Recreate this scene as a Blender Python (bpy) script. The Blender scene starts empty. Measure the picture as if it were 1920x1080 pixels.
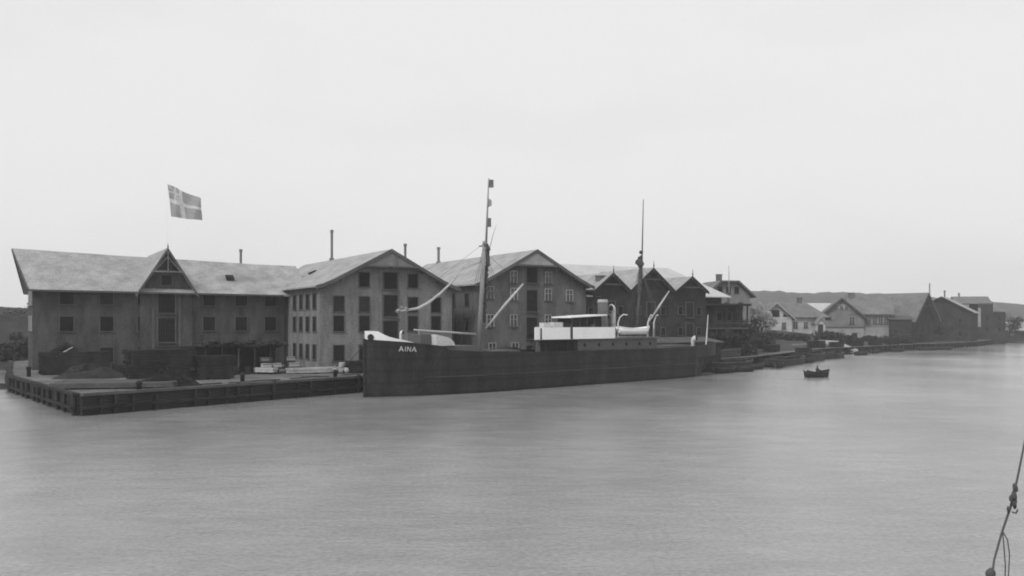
import bpy, bmesh, math, random
from mathutils import Vector, Matrix
R = math.radians
random.seed(7)
S = bpy.context.scene
COL = S.collection

# ------------------------------------------------------------------ camera, sky, sun, exposure
cam_d = bpy.data.cameras.new('camera')
cam = bpy.data.objects.new('camera', cam_d); COL.objects.link(cam)
cam.location = (0, 0, 7.0); cam.rotation_euler = (R(90), 0, 0)
cam_d.sensor_width = 36; cam_d.lens = 31.875; cam_d.shift_y = 0.0339
cam_d.clip_start = 0.1; cam_d.clip_end = 6000
cam_d.dof.use_dof = False
S.camera = cam
S.view_settings.view_transform = 'Standard'; S.view_settings.look = 'None'
S.view_settings.gamma = 1; S.view_settings.exposure = 0.0
S.cycles.filter_width = 1.9
S.cycles.use_denoising = True
S.cycles.volume_max_steps = 64
S.cycles.max_bounces = 6; S.cycles.volume_bounces = 1

SUN_EL, SUN_AZ = 44, 214          # azimuth of the sun, clockwise from +Y (behind the camera, to the left)
w = bpy.data.worlds.new('World'); S.world = w; w.use_nodes = True
nt = w.node_tree; nt.nodes.clear()
out = nt.nodes.new('ShaderNodeOutputWorld'); bg = nt.nodes.new('ShaderNodeBackground')
sky = nt.nodes.new('ShaderNodeTexSky'); sky.sky_type = 'NISHITA'; sky.sun_disc = False
sky.sun_elevation = R(SUN_EL); sky.sun_rotation = R(SUN_AZ); sky.air_density = 1.5; sky.dust_density = 4
bw = nt.nodes.new('ShaderNodeRGBToBW'); nt.links.new(sky.outputs[0], bw.inputs[0])
tc = nt.nodes.new('ShaderNodeTexCoord')
nz = nt.nodes.new('ShaderNodeTexNoise'); nz.inputs['Scale'].default_value = 2.6; nz.inputs['Detail'].default_value = 7
mp = nt.nodes.new('ShaderNodeMapping'); mp.inputs['Scale'].default_value = (1, 1, 3.0)
nt.links.new(tc.outputs['Generated'], mp.inputs[0]); nt.links.new(mp.outputs[0], nz.inputs['Vector'])
rp = nt.nodes.new('ShaderNodeMapRange'); rp.inputs['From Min'].default_value = .5; rp.inputs['From Max'].default_value = .8
rp.inputs['To Min'].default_value = 7.35; rp.inputs['To Max'].default_value = 6.8
nt.links.new(nz.outputs['Fac'], rp.inputs['Value'])
mx = nt.nodes.new('ShaderNodeMix'); mx.data_type = 'FLOAT'; mx.inputs[0].default_value = .94   # overcast layer over the clear sky
nt.links.new(bw.outputs[0], mx.inputs[2]); nt.links.new(rp.outputs[0], mx.inputs[3])
nt.links.new(mx.outputs[0], bg.inputs['Color']); bg.inputs['Strength'].default_value = .12
nt.links.new(bg.outputs[0], out.inputs[0])

sd = bpy.data.lights.new('sun', 'SUN'); sd.energy = 1.7; sd.angle = R(12); sd.color = (1, 1, 1)
sun = bpy.data.objects.new('sun', sd); COL.objects.link(sun)
dv = Vector((math.sin(R(SUN_AZ)) * math.cos(R(SUN_EL)), math.cos(R(SUN_AZ)) * math.cos(R(SUN_EL)), math.sin(R(SUN_EL))))
sun.rotation_euler = dv.to_track_quat('Z', 'Y').to_euler()

# ------------------------------------------------------------------ materials (a black and white world)
def mat(name, v, rough=.85, var=.25, scale=1.0, stretch=(1, 1, 1), bump=0.0, fine=.15, spec=.08, rows=0, trans=0):
    m = bpy.data.materials.new(name); m.use_nodes = True
    n = m.node_tree; b = n.nodes['Principled BSDF']
    b.inputs['Roughness'].default_value = rough; b.inputs['Specular IOR Level'].default_value = spec
    g = n.nodes.new('ShaderNodeNewGeometry'); mp = n.nodes.new('ShaderNodeMapping')
    mp.inputs['Scale'].default_value = stretch; n.links.new(g.outputs['Position'], mp.inputs[0])
    a = n.nodes.new('ShaderNodeTexNoise'); a.inputs['Scale'].default_value = .45 * scale; a.inputs['Detail'].default_value = 5
    a.inputs['Roughness'].default_value = .6
    c = n.nodes.new('ShaderNodeTexNoise'); c.inputs['Scale'].default_value = 5 * scale; c.inputs['Detail'].default_value = 4
    n.links.new(mp.outputs[0], a.inputs['Vector']); n.links.new(mp.outputs[0], c.inputs['Vector'])
    def rng(src, lo, hi):
        r = n.nodes.new('ShaderNodeMapRange'); r.inputs['From Min'].default_value = .3; r.inputs['From Max'].default_value = .7
        r.inputs['To Min'].default_value = lo; r.inputs['To Max'].default_value = hi; n.links.new(src, r.inputs['Value']); return r.outputs[0]
    def mul(p, q):
        k = n.nodes.new('ShaderNodeMath'); k.operation = 'MULTIPLY'; n.links.new(p, k.inputs[0])
        if isinstance(q, float): k.inputs[1].default_value = q
        else: n.links.new(q, k.inputs[1])
        return k.outputs[0]
    o = mul(mul(rng(a.outputs['Fac'], 1 - var, 1 + var), rng(c.outputs['Fac'], 1 - fine, 1 + fine)), float(v))
    if rows:                                   # courses of tiles or boards, by height
        sp = n.nodes.new('ShaderNodeSeparateXYZ'); n.links.new(g.outputs['Position'], sp.inputs[0])
        ms = n.nodes.new('ShaderNodeMath'); ms.operation = 'MODULO'; n.links.new(sp.outputs[2], ms.inputs[0]); ms.inputs[1].default_value = rows
        lt = n.nodes.new('ShaderNodeMath'); lt.operation = 'LESS_THAN'; n.links.new(ms.outputs[0], lt.inputs[0]); lt.inputs[1].default_value = rows * .22
        r = n.nodes.new('ShaderNodeMapRange'); r.inputs['To Min'].default_value = 1.0; r.inputs['To Max'].default_value = .72
        n.links.new(lt.outputs[0], r.inputs['Value']); o = mul(o, r.outputs[0])
    n.links.new(o, b.inputs['Base Color'])
    if bump:
        bp = n.nodes.new('ShaderNodeBump'); bp.inputs['Strength'].default_value = bump; bp.inputs['Distance'].default_value = .05
        n.links.new(c.outputs['Fac'], bp.inputs['Height']); n.links.new(bp.outputs[0], b.inputs['Normal'])
    if trans:
        b.inputs['Transmission Weight'].default_value = 0
        tr = n.nodes.new('ShaderNodeBsdfTranslucent'); n.links.new(o, tr.inputs['Color'])
        ms = n.nodes.new('ShaderNodeMixShader'); ms.inputs[0].default_value = trans
        n.links.new(b.outputs[0], ms.inputs[1]); n.links.new(tr.outputs[0], ms.inputs[2])
        n.links.new(ms.outputs[0], n.nodes['Material Output'].inputs['Surface'])
    return m
M = dict(
    wallA=mat('dark_board_wall', .078, var=.45, fine=.2, scale=1.2, stretch=(1.6, 1.6, .5), rows=.24, bump=.3),
    wallB=mat('grey_board_wall', .195, var=.3, fine=.2, scale=1.3, stretch=(1.6, 1.6, .5), rows=.24, bump=.3),
    wallC=mat('brown_board_wall', .12, var=.35, fine=.2, scale=1.3, stretch=(1.6, 1.6, .5), rows=.24, bump=.3),
    wallG=mat('tarred_wall', .042, var=.4, rows=.24, bump=.3),
    wallL=mat('pale_plaster_wall', .42, var=.18, fine=.08),
    wallM=mat('mid_grey_wall', .2, var=.2, rows=.3),
    roof=mat('slate_roof', .33, var=.24, scale=1.1, rows=.2, bump=.4, fine=.2),
    roofD=mat('weathered_roof', .17, var=.22, rows=.2, bump=.3),
    roofL=mat('pale_slate_roof', .5, var=.1, rows=.16),
    trim=mat('weathered_trim', .1, var=.2),
    trimL=mat('pale_trim', .3, var=.25),
    shutter=mat('dark_shutter', .017, var=.3),
    glass=mat('old_window_glass', .03, rough=.15, var=.2, spec=.6),
    sash=mat('pale_sash', .34, var=.3),
    brick=mat('sooty_brick', .13, var=.3, rows=.2),
    truss=mat('grey_truss_timber', .17, var=.25),
    stack=mat('grey_stack_pipe', .17, var=.3), wallP=mat('dull_pale_wall', .27, var=.25), shedroof=mat('dark_shed_roof', .05, var=.4, rows=.3),
    hull=mat('black_hull_plates', .02, rough=.6, var=.6, scale=1.4, stretch=(1, 1, .35), spec=.25, rows=1.15, fine=.35),
    hullband=mat('faded_hull_band', .05, rough=.7, var=.4),
    deck=mat('wood_deck', .16, var=.25, stretch=(1, 4, 1)),
    house=mat('grey_deckhouse_paint', .12, var=.15),
    white=mat('white_paint', .86, rough=.5, var=.05, fine=.04),
    cream=mat('off_white_canvas', .6, var=.12),
    shutter2=mat('worn_shutter', .03, var=.3), shutter3=mat('black_opening', .012, var=.3), pale_letter=mat('lettering_paint', .42, var=.3, scale=3, fine=.4),
    dark=mat('dark_paint', .03, var=.3),
    mastm=mat('varnished_mast', .24, var=.3, stretch=(3, 3, .5)),
    mastd=mat('dark_mast', .07, var=.3),
    spar=mat('pale_spar', .42, var=.2),
    funnel=mat('pale_funnel_paint', .36, var=.1),
    timber=mat('wet_timber', .02, rough=.7, var=.45, bump=.4, spec=.4),
    waling=mat('wet_waling', .03, var=.5, scale=2),
    timberL=mat('bleached_timber', .095, var=.3),
    quay=mat('quay_gravel', .13, var=.4, scale=.6, bump=.3, fine=.2),
    plank=mat('sawn_plank', .3, var=.25, stretch=(1, 1, 6)),
    goods=mat('dark_goods', .03, var=.5, scale=2),
    crate=mat('pale_crate_wood', .42, var=.25),
    coal=mat('coal_heap', .013, var=.5, scale=3, bump=.6),
    grass=mat('rough_grass', .06, var=.4, scale=.6, bump=.4, fine=.3),
    hill2=mat('dark_wooded_hill', .03, var=.4, scale=.3, fine=.5, bump=.5),
    hill=mat('wooded_hill', .085, var=.45, scale=.3, fine=.3, bump=.5),
    leaf=mat('dark_foliage', .05, var=.5, scale=1.5, trans=.25),
    leafL=mat('pale_blossom', .36, var=.35, scale=2, trans=.25),
    bark=mat('bark', .06), skin=mat('skin', .3), cloth=mat('dark_cloth', .04), cloth2=mat('grey_cloth', .15),
    flag=mat('flag_field', .42, var=.12, trans=.5), flagx=mat('flag_cross', .72, var=.1, trans=.5), flagw=mat('flag_pale', .62, var=.1, trans=.5),
    penA=mat('pennant_dark', .2, trans=.4), penB=mat('pennant_pale', .4, trans=.4),
    rope=mat('tarred_rope', .09, var=.3), iron=mat('rusty_iron', .05), palepole=mat('white_pole', .85, var=.03, fine=.02),
)

# ------------------------------------------------------------------ mesh helpers
class MB:
    def __init__(s): s.v = []; s.f = []
    def add(s, vs, fs):
        k = len(s.v); s.v += [tuple(p) for p in vs]; s.f += [tuple(i + k for i in f) for f in fs]; return s
    def box(s, x0, x1, y0, y1, z0, z1):
        return s.add([(x0, y0, z0), (x1, y0, z0), (x1, y1, z0), (x0, y1, z0), (x0, y0, z1), (x1, y0, z1), (x1, y1, z1), (x0, y1, z1)],
                     [(3, 2, 1, 0), (4, 5, 6, 7), (0, 1, 5, 4), (1, 2, 6, 5), (2, 3, 7, 6), (3, 0, 4, 7)])
    def beam(s, a, b, w, h):                    # rectangular bar from a to b
        a = Vector(a); b = Vector(b); d = (b - a).normalized()
        u = d.cross(Vector((0, 0, 1)))
        u = Vector((1, 0, 0)) if u.length < 1e-4 else u.normalized()
        n = u.cross(d); vs = []
        for p in (a, b):
            for i, j in ((-1, -1), (1, -1), (1, 1), (-1, 1)): vs.append(p + u * i * w / 2 + n * j * h / 2)
        return s.add(vs, [(3, 2, 1, 0), (4, 5, 6, 7), (0, 1, 5, 4), (1, 2, 6, 5), (2, 3, 7, 6), (3, 0, 4, 7)])
    def prism(s, poly, a, b, axis='y'):         # poly of (p, z), extruded along axis from a to b
        n = len(poly)
        f = (lambda p, t: (p[0], t, p[1])) if axis == 'y' else ((lambda p, t: (t, p[0], p[1])) if axis == 'x' else (lambda p, t: (p[0], p[1], t)))
        vs = [f(p, a) for p in poly] + [f(p, b) for p in poly]
        return s.add(vs, [tuple(range(n))[::-1], tuple(range(n, 2 * n))] + [(i, (i + 1) % n, n + (i + 1) % n, n + i) for i in range(n)])
    def tube(s, pts, rs, n=8):
        pts = [Vector(p) for p in pts]
        if not isinstance(rs, (list, tuple)): rs = [rs] * len(pts)
        vs = []; up = None
        for i, p in enumerate(pts):
            d = (pts[min(i + 1, len(pts) - 1)] - pts[max(i - 1, 0)]).normalized()
            if up is None: up = d.cross(Vector((.3, .5, .81))).normalized()
            up = (up - d * up.dot(d)).normalized(); q = d.cross(up)
            for k in range(n):
                a = 2 * math.pi * k / n; vs.append(p + (up * math.cos(a) + q * math.sin(a)) * rs[i])
        fs = [(i * n + k, i * n + (k + 1) % n, (i + 1) * n + (k + 1) % n, (i + 1) * n + k) for i in range(len(pts) - 1) for k in range(n)]
        fs += [tuple(range(n))[::-1], tuple(range((len(pts) - 1) * n, len(pts) * n))]
        return s.add(vs, fs)
    def lathe(s, x, y, prof, n=14):             # prof: (r, z)
        vs = []
        for r, z in prof:
            for k in range(n):
                a = 2 * math.pi * k / n; vs.append((x + r * math.cos(a), y + r * math.sin(a), z))
        m = len(prof)
        fs = [(i * n + k, i * n + (k + 1) % n, (i + 1) * n + (k + 1) % n, (i + 1) * n + k) for i in range(m - 1) for k in range(n)]
        fs += [tuple(range(n))[::-1], tuple(range((m - 1) * n, m * n))]
        return s.add(vs, fs)
    def blob(s, c, r, sq=(1, 1, 1), n=1, jit=.15, rnd=random):
        bm = bmesh.new(); bmesh.ops.create_icosphere(bm, subdivisions=n + 1, radius=1)
        vs = []
        for v in bm.verts:
            k = 1 + rnd.uniform(-jit, jit); vs.append((c[0] + v.co.x * r * sq[0] * k, c[1] + v.co.y * r * sq[1] * k, c[2] + v.co.z * r * sq[2] * k))
        fs = [[q.index for q in f.verts] for f in bm.faces]; bm.free()
        return s.add(vs, fs)
    def build(s, name, m, parent=None, smooth=False):
        me = bpy.data.meshes.new(name); me.from_pydata(s.v, [], s.f); me.update()
        bm = bmesh.new(); bm.from_mesh(me); bmesh.ops.recalc_face_normals(bm, faces=bm.faces); bm.to_mesh(me); bm.free()
        if smooth:
            for p in me.polygons: p.use_smooth = True
        me.materials.append(m)
        o = bpy.data.objects.new(name, me); COL.objects.link(o)
        if parent: o.parent = parent
        return o
def tag(o, label=None, cat=None, group=None, kind=None):
    for k, v in (('label', label), ('category', cat), ('group', group), ('kind', kind)):
        if v: o[k] = v
    return o
def thing(name, label, cat, loc=(0, 0, 0), rz=0, group=None):
    o = bpy.data.objects.new(name, None); COL.objects.link(o); o.location = loc; o.rotation_euler = (0, 0, rz)
    return tag(o, label, cat, group, 'thing')
def copy_tree(o, parent=None):
    c = o.copy(); COL.objects.link(c); c.parent = parent
    for ch in [q for q in bpy.data.objects if q.parent == o]: copy_tree(ch, c)
    return c

GZ = 1.5                                        # quay level; water is z = 0
TH = R(30); OX, OY = -22.87, 108.0              # street frame: u along the warehouse fronts, v inland
def W(u, v, z=GZ): return (OX + u * math.cos(TH) - v * math.sin(TH), OY + u * math.sin(TH) + v * math.cos(TH), z)

# ------------------------------------------------------------------ water, quay, ground, hills
def water_mat():
    m = bpy.data.materials.new('river_water'); m.use_nodes = True; n = m.node_tree; b = n.nodes['Principled BSDF']
    b.inputs['IOR'].default_value = 1.45
    g = n.nodes.new('ShaderNodeNewGeometry')
    def noise(sc, det, ro, st, rot=-12):
        mp = n.nodes.new('ShaderNodeMapping'); mp.inputs['Scale'].default_value = st; mp.inputs['Rotation'].default_value = (0, 0, R(rot)); n.links.new(g.outputs['Position'], mp.inputs[0])
        a = n.nodes.new('ShaderNodeTexNoise'); a.inputs['Scale'].default_value = sc; a.inputs['Detail'].default_value = det; a.inputs['Roughness'].default_value = ro
        n.links.new(mp.outputs[0], a.inputs['Vector']); return a.outputs['Fac']
    def rng(src, lo, hi, a=.3, c=.7):
        r = n.nodes.new('ShaderNodeMapRange'); r.inputs['From Min'].default_value = a; r.inputs['From Max'].default_value = c
        r.inputs['To Min'].default_value = lo; r.inputs['To Max'].default_value = hi; n.links.new(src, r.inputs['Value']); return r.outputs[0]
    def op(k, p, q):
        o = n.nodes.new('ShaderNodeMath'); o.operation = k; n.links.new(p, o.inputs[0])
        if isinstance(q, (int, float)): o.inputs[1].default_value = q
        else: n.links.new(q, o.inputs[1])
        return o.outputs[0]
    big = noise(.035, 6, .6, (1, .8, 1), 20); mid = noise(.35, 8, .72, (.6, 1.5, 1), -25); rip = noise(1.5, 7, .68, (.7, 1.5, 1), 8); fine = noise(5, 5, .7, (1, 1.3, 1), 0)
    h = op('ADD', op('ADD', rip, op('MULTIPLY', mid, .9)), op('MULTIPLY', fine, .3))
    bp = n.nodes.new('ShaderNodeBump'); bp.inputs['Strength'].default_value = .22; bp.inputs['Distance'].default_value = .14
    n.links.new(h, bp.inputs['Height']); n.links.new(bp.outputs[0], b.inputs['Normal'])
    n.links.new(rng(big, .12, .24), b.inputs['Roughness'])
    n.links.new(op('MULTIPLY', op('MULTIPLY', rng(big, .18, .31), rng(mid, .82, 1.18)), rng(fine, .7, 1.3)), b.inputs['Base Color'])
    return m
M['water'] = water_mat()
o = MB().add([(-1500, -300, 0), (1500, -300, 0), (1500, 1300, 0), (-1500, 1300, 0)], [(0, 1, 2, 3)]).build('water', M['water']); tag(o, kind='structure')

shore = [(-71, 129), (-58, 105), (-50.3, 91.5), (-32.5, 68.2), (-15.2, 91.6), (26, 132), (38, 145), (66, 193), (110, 240), (136, 267), (190, 343), (260, 430), (340, 560)]
poly = shore + [(340, 600), (-71, 600)]
o = MB().prism([p for p in poly], -3, GZ, 'z').build('quay', M['quay']); tag(o, kind='structure')
# timber facing, piles and cap beams of the quay
def facing(pts, ztop=GZ, cap=True, name='quay_facing', label='', m=M['timber'], capm='timberL'):
    t = thing(name, label, 'quay wall', (0, 0, 0))
    f = MB(); c = MB(); wl = MB(); pl = MB()
    for a, b in zip(pts, pts[1:]):
        A = Vector((*a, 0)); B = Vector((*b, 0)); d = (B - A); L = d.length; d.normalize(); nrm = Vector((d.y, -d.x, 0))
        z = -1.0
        while z < ztop - .2:
            off = nrm * (.10 + random.uniform(-.02, .03)); h = .27
            f.beam(A + off + Vector((0, 0, z + h / 2)), B + off + Vector((0, 0, z + h / 2)), .16, h - .03); z += h
        k = 0
        while k < L:
            p = A + d * k + nrm * .34; pl.tube([p + Vector((0, 0, -2)), p + Vector((0, 0, ztop - .1 + random.uniform(-.25, .4)))], random.uniform(.12, .2), 8); k += random.uniform(1.1, 3.6)
        c.beam(A + nrm * .25 + Vector((0, 0, ztop + .09)), B + nrm * .25 + Vector((0, 0, ztop + .09)), .5, .22)
        wl.beam(A + nrm * .58 + Vector((0, 0, .62)), B + nrm * .58 + Vector((0, 0, .62)), .18, .2)
    f.build('facing_boards', m, t); pl.build('piles', m, t)['kind'] = 'stuff'
    c.build('cap_beam', M[capm], t); wl.build('waling', M['waling'], t)
    return t
facing(shore[0:4], label='dark timber quay side facing the inlet at the far left', name='quay_wall', capm='waling')
facing(shore[3:6], label='long dark timber quay face running up to the steamship', name='quay_wall')
facing(shore[5:9], label='dark timber bank facing behind the moored barges', name='quay_wall', ztop=1.3, capm='waling')
facing(shore[8:12], label='low far timber quay edge at the right margin', name='quay_wall', ztop=1.1, capm='waling')

# rising ground behind the right-hand shore
def dist_shore(x, y):
    best = 1e9
    for a, b in zip(shore[5:], shore[6:]):
        dx, dy = b[0] - a[0], b[1] - a[1]; L = math.hypot(dx, dy); s_ = max(0, min(1, ((x - a[0]) * dx + (y - a[1]) * dy) / L / L))
        px, py = a[0] + s_ * dx, a[1] + s_ * dy; q = math.hypot(x - px, y - py)
        if q < best: best = q; side = (dx * (y - a[1]) - dy * (x - a[0])) / L
    return best if side > 0 else -best
def gh(x, y):
    d = dist_shore(x, y)
    if d < 3: return 1.54
    k = min(1, (d - 3) / 26); k = k * k * (3 - 2 * k)
    bump = math.exp(-((x - 68) / 34) ** 2) * 2.9 + .9
    far = 0
    return 1.56 + k * bump + far
def grid(x0, x1, y0, y1, st):
    vs, idx, fs = [], {}, []
    nx = int((x1 - x0) / st); ny = int((y1 - y0) / st)
    for j in range(ny + 1):
        for i in range(nx + 1):
            x = x0 + i * st; y = y0 + j * st
            if dist_shore(x, y) > .9: idx[i, j] = len(vs); vs.append((x, y, gh(x, y) + random.uniform(-.05, .05)))
    for j in range(ny):
        for i in range(nx):
            q = [(i, j), (i + 1, j), (i + 1, j + 1), (i, j + 1)]
            if all(k in idx for k in q): fs.append([idx[k] for k in q])
    return MB().add(vs, fs)
tag(grid(24, 420, 132, 600, 3).build('ground', M['grass'], smooth=True), kind='structure')

def hills(name, prof, Rd, depth, jit=.6, m='hill'):
    rows = 9; vs = []; cols = []
    for i, (a, b) in enumerate(zip(prof, prof[1:])):
        n = max(2, int((b[0] - a[0]) / 12))
        for k in range(n): t = k / n; cols.append((a[0] + (b[0] - a[0]) * t, a[1] + (b[1] - a[1]) * t))
    cols.append(prof[-1])
    for j in range(rows):
        s_ = j / (rows - 1); D = Rd + depth * (s_ - .5) * 2
        for px, py in cols:
            h = (605 - py) / 1700 * Rd + 7
            k = max(0, math.cos((s_ - .5) * math.pi * .98)) ** .8
            vs.append(((px - 960) / 1700 * (Rd + (D - Rd) * .6), D, h * k + random.uniform(-1, 1) * jit * k - .5))
    n = len(cols); fs = [(j * n + i, j * n + i + 1, (j + 1) * n + i + 1, (j + 1) * n + i) for j in range(rows - 1) for i in range(n - 1)]
    return tag(MB().add(vs, fs).build(name, M[m], smooth=True), kind='structure')
hills('hills', [(700, 575), (1000, 562), (1300, 556), (1380, 547), (1420, 544), (1470, 547), (1510, 551), (1535, 547), (1580, 548), (1640, 551), (1720, 556), (1800, 562), (1850, 566), (1890, 569), (1920, 572), (2100, 578), (2500, 590)], 820, 260, 1.0)
hills('hills', [(-900, 566), (-500, 570), (-100, 572), (0, 574), (60, 577), (200, 582), (420, 590), (600, 600)], 290, 130, 1.0, 'hill2')
# far bank of the inlet, left
bank = [(-600, 150), (-200, 136), (-110, 133), (-70, 134), (-66, 140), (-66, 260), (-600, 260)]
tag(MB().prism(bank, -2, 1.1, 'z').build('ground', M['grass']), kind='structure')

# ------------------------------------------------------------------ building helpers
wr = random.Random(21)
def window(parent, x, y, z, w=1.35, h=1.75, face='front', kind='shutter', sgn=-1):
    """window on a front wall (plane y) or a side wall (plane x); z is its centre"""
    def bx(mb, a0, a1, d0, d1, z0, z1):
        if face == 'front': mb.box(x + a0, x + a1, y + sgn * d1, y + sgn * d0, z0, z1) if sgn < 0 else mb.box(x + a0, x + a1, y + d0, y + d1, z0, z1)
        else:
            lo, hi = sorted((x + sgn * d0, x + sgn * d1)); mb.box(lo, hi, y + a0, y + a1, z0, z1)
        return mb
    p = MB()
    if kind == 'shutter':
        n = 5
        for k in range(n): bx(p, -w / 2 + k * w / n + .006, -w / 2 + (k + 1) * w / n - .006, .004, .05 + .006 * (k % 2), z - h / 2, z + h / 2)
        for q in (-.3, .3): bx(p, -w / 2 + .05, w / 2 - .05, .05, .075, z + q * h - .05, z + q * h + .05)
        o = p.build('window', M[wr.choice(('shutter', 'shutter', 'shutter2', 'shutter3'))], parent)
        fm = M['trim']
    else:
        bx(p, -w / 2, w / 2, .004, .03, z - h / 2, z + h / 2); o = p.build('window', M['glass'], parent)
        fm = M['sash']
    f = MB(); t = .09
    bx(f, -w / 2 - t, -w / 2, .003, .09, z - h / 2, z + h / 2 + t); bx(f, w / 2, w / 2 + t, .003, .09, z - h / 2, z + h / 2 + t)
    bx(f, -w / 2, w / 2, .003, .09, z + h / 2, z + h / 2 + t)
    if kind != 'shutter':
        bx(f, -.04, .04, .031, .08, z - h / 2, z + h / 2); bx(f, -w / 2, -.04, .031, .07, z + h * .12, z + h * .12 + .05); bx(f, .04, w / 2, .031, .07, z + h * .12, z + h * .12 + .05)
    f.build('frame', fm, o)
    bx(MB(), -w / 2 - .18, w / 2 + .18, .003, .16, z - h / 2 - .1, z - h / 2 - .01).build('sill', M['trim'], o)
    return o
def door(parent, x, y, z0, z1, w, m='shutter'):
    p = MB(); n = 7
    for k in range(n): p.box(x - w / 2 + k * w / n + .008, x - w / 2 + (k + 1) * w / n - .008, y - .06 - .008 * (k % 2), y - .004, z0, z1)
    for q in (.15, .5, .85): p.box(x - w / 2 + .04, x + w / 2 - .04, y - .1, y - .068, z0 + (z1 - z0) * q - .07, z0 + (z1 - z0) * q + .07)
    o = p.build('loading_door', M[m], parent)
    f = MB(); f.box(x - w / 2 - .14, x - w / 2, y - .1, y - .003, z0, z1 + .12).box(x + w / 2, x + w / 2 + .14, y - .1, y - .003, z0, z1 + .12)
    f.box(x - w / 2, x + w / 2, y - .1, y - .003, z1, z1 + .12).box(x - w / 2 - .1, x + w / 2 + .1, y - .35, y - .003, z0 - .12, z0 - .005); f.build('frame', M['trim'], o)
    return o
def gable(parent, x0, x1, y0, y1, z0, ze, zr, axis='y', ov=.9, og=1.0, ogb=.5, th=.2, kick=.0, mw='wallB', mr='roof', xc=None, barge='trim', names=('wall', 'roof', 'bargeboard')):
    """gabled block; ridge along axis. ov: eave overhang, og / ogb: gable overhang at the near and far end"""
    if axis == 'y': a0, a1, b0, b1 = x0, x1, y0, y1
    else: a0, a1, b0, b1 = y0, y1, x0, x1
    c = (a0 + a1) / 2 if xc is None else xc
    MB().prism([(a0, z0), (a1, z0), (a1, ze), (c, zr - .02), (a0, ze)], b0, b1, axis).build(names[0], M[mw], parent)
    def side(e, s_):
        m_ = (zr - ze) / abs(e - c)
        xo = e + s_ * ov
        if kick: return [(e - s_ * 1.6, ze + m_ * 1.6), (e, ze + kick * .45), (xo, ze - m_ * ov + kick)]
        return [(xo, ze - m_ * ov)]
    Lp = side(a0, -1); Rp = side(a1, 1)
    top = [(p, z + th + .01) for p, z in Lp[::-1]] + [(c, zr + th + .02)] + [(p, z + th + .01) for p, z in Rp]
    bot = [(p, z + .01) for p, z in Rp[::-1]] + [(c, zr + .01)] + [(p, z + .01) for p, z in Lp]
    MB().prism(top + bot, b0 - og, b1 + ogb, axis).build(names[1], M[mr], parent)
    if barge:
        t2 = [(p, z + .03) for p, z in top]; b2 = [(p, z - .42) for p, z in top[::-1]]
        MB().prism(t2 + b2, b0 - og - .07, b0 - og - .003, axis).build(names[2], M[barge], parent)
def chimney(parent, x, y, z0, z1, r=.2, metal=True, m='brick'):
    if metal:
        o = MB().lathe(x, y, [(r * 1.9, z0 - .3), (r * 1.9, z0 + .5), (r, z0 + .55), (r, z1 - .35), (r * 1.35, z1 - .34), (r * 1.35, z1)], 10).build('chimney', M[m], parent)
    else:
        o = MB().box(x - r, x + r, y - r, y + r, z0, z1).box(x - r - .08, x + r + .08, y - r - .08, y + r + .08, z1 + .003, z1 + .16).build('chimney', M[m], parent)
    return o
def finial(parent, x, y, z0, h=1.0):
    MB().lathe(x, y, [(.09, z0 - .6), (.08, z0 + h * .3), (.14, z0 + h * .38), (.05, z0 + h * .48), (.03, z0 + h)], 8).build('finial', M['trim'], parent)

# ---- warehouse A: long wing at the left
VA = 13.33
a = thing('long_warehouse', 'long dark boarded three-storey warehouse with a central loading gable, left of the wharf', 'warehouse', W(-29.8, VA), TH)
LA = 29.8
zA, zRl, zRr = 9.75, 14.25, 13.2
mw = MB(); D_ = 13.2
for (X, zr) in ((0, zRl), (LA - .01, zRr)): pass
mw.add([(0, 0, -.5), (0, D_, -.5), (0, D_, zA - .05), (0, D_ / 2, zRl - .1), (0, 0, zA - .05), (LA - .02, 0, -.5), (LA - .02, D_, -.5), (LA - .02, D_, zA - .25), (LA - .02, D_ / 2, zRr - 2.2), (LA - .02, 0, zA - .25)],
       [(0, 1, 2, 3, 4), (9, 8, 7, 6, 5), (0, 5, 6, 1), (1, 6, 7, 2), (2, 7, 8, 3), (3, 8, 9, 4), (4, 9, 5, 0)]).build('wall', M['wallA'], a)
rf = MB()
def slabr(p):   # top quad + thickness
    q = [(x, y, z - .22) for x, y, z in p]; rf.add(p + q, [(0, 1, 2, 3), (7, 6, 5, 4), (0, 4, 5, 1), (1, 5, 6, 2), (2, 6, 7, 3), (3, 7, 4, 0)])
NS = 6
for k in range(NS):
    xa = -.4 + (LA + .4 + 3) * k / NS; xb = -.4 + (LA + .4 + 3) * (k + 1) / NS
    def zr(x): q = min(1, max(0, x / LA)); return zRl + (zRr - zRl) * (q * 1.45 - .45 * q * q) + .25 + .04 * math.sin(x * .9)
    def ze_(x): return zA - .42 - .2 * max(0, x / LA)
    ra = xa - (1.5 if k == 0 else 0)
    slabr([(xa, -1.0, ze_(xa)), (xb, -1.0, ze_(xb)), (xb, D_ / 2, zr(xb)), (ra, D_ / 2, zr(xa))])
    slabr([(ra, D_ / 2, zr(xa)), (xb, D_ / 2, zr(xb)), (xb, D_ + .9, ze_(xb)), (xa, D_ + .9, ze_(xa))])
rf.build('roof', M['roof'], a)
MB().beam((-.46, -1.05, zA - .5), (-1.96, D_ / 2, zRl + .1), .08, .26).beam((-1.96, D_ / 2, zRl + .1), (-.46, D_ + .9, zA - .5), .08, .26).build('bargeboard', M['trim'], a)
MB().beam((-.35, -1.08, zA - .52), (LA - .9, -1.08, zA - .72), .1, .2).build('gutter', M['trim'], a)
for u in (-26.25, -21.94, -17.76, -12.78, -10.07, -6.09, -2.32):
    for z in (8.45, 5.37, 1.65):
        window(a, u + LA, 0, z, 1.45, 1.75 if z < 8 else 1.55)
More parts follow.
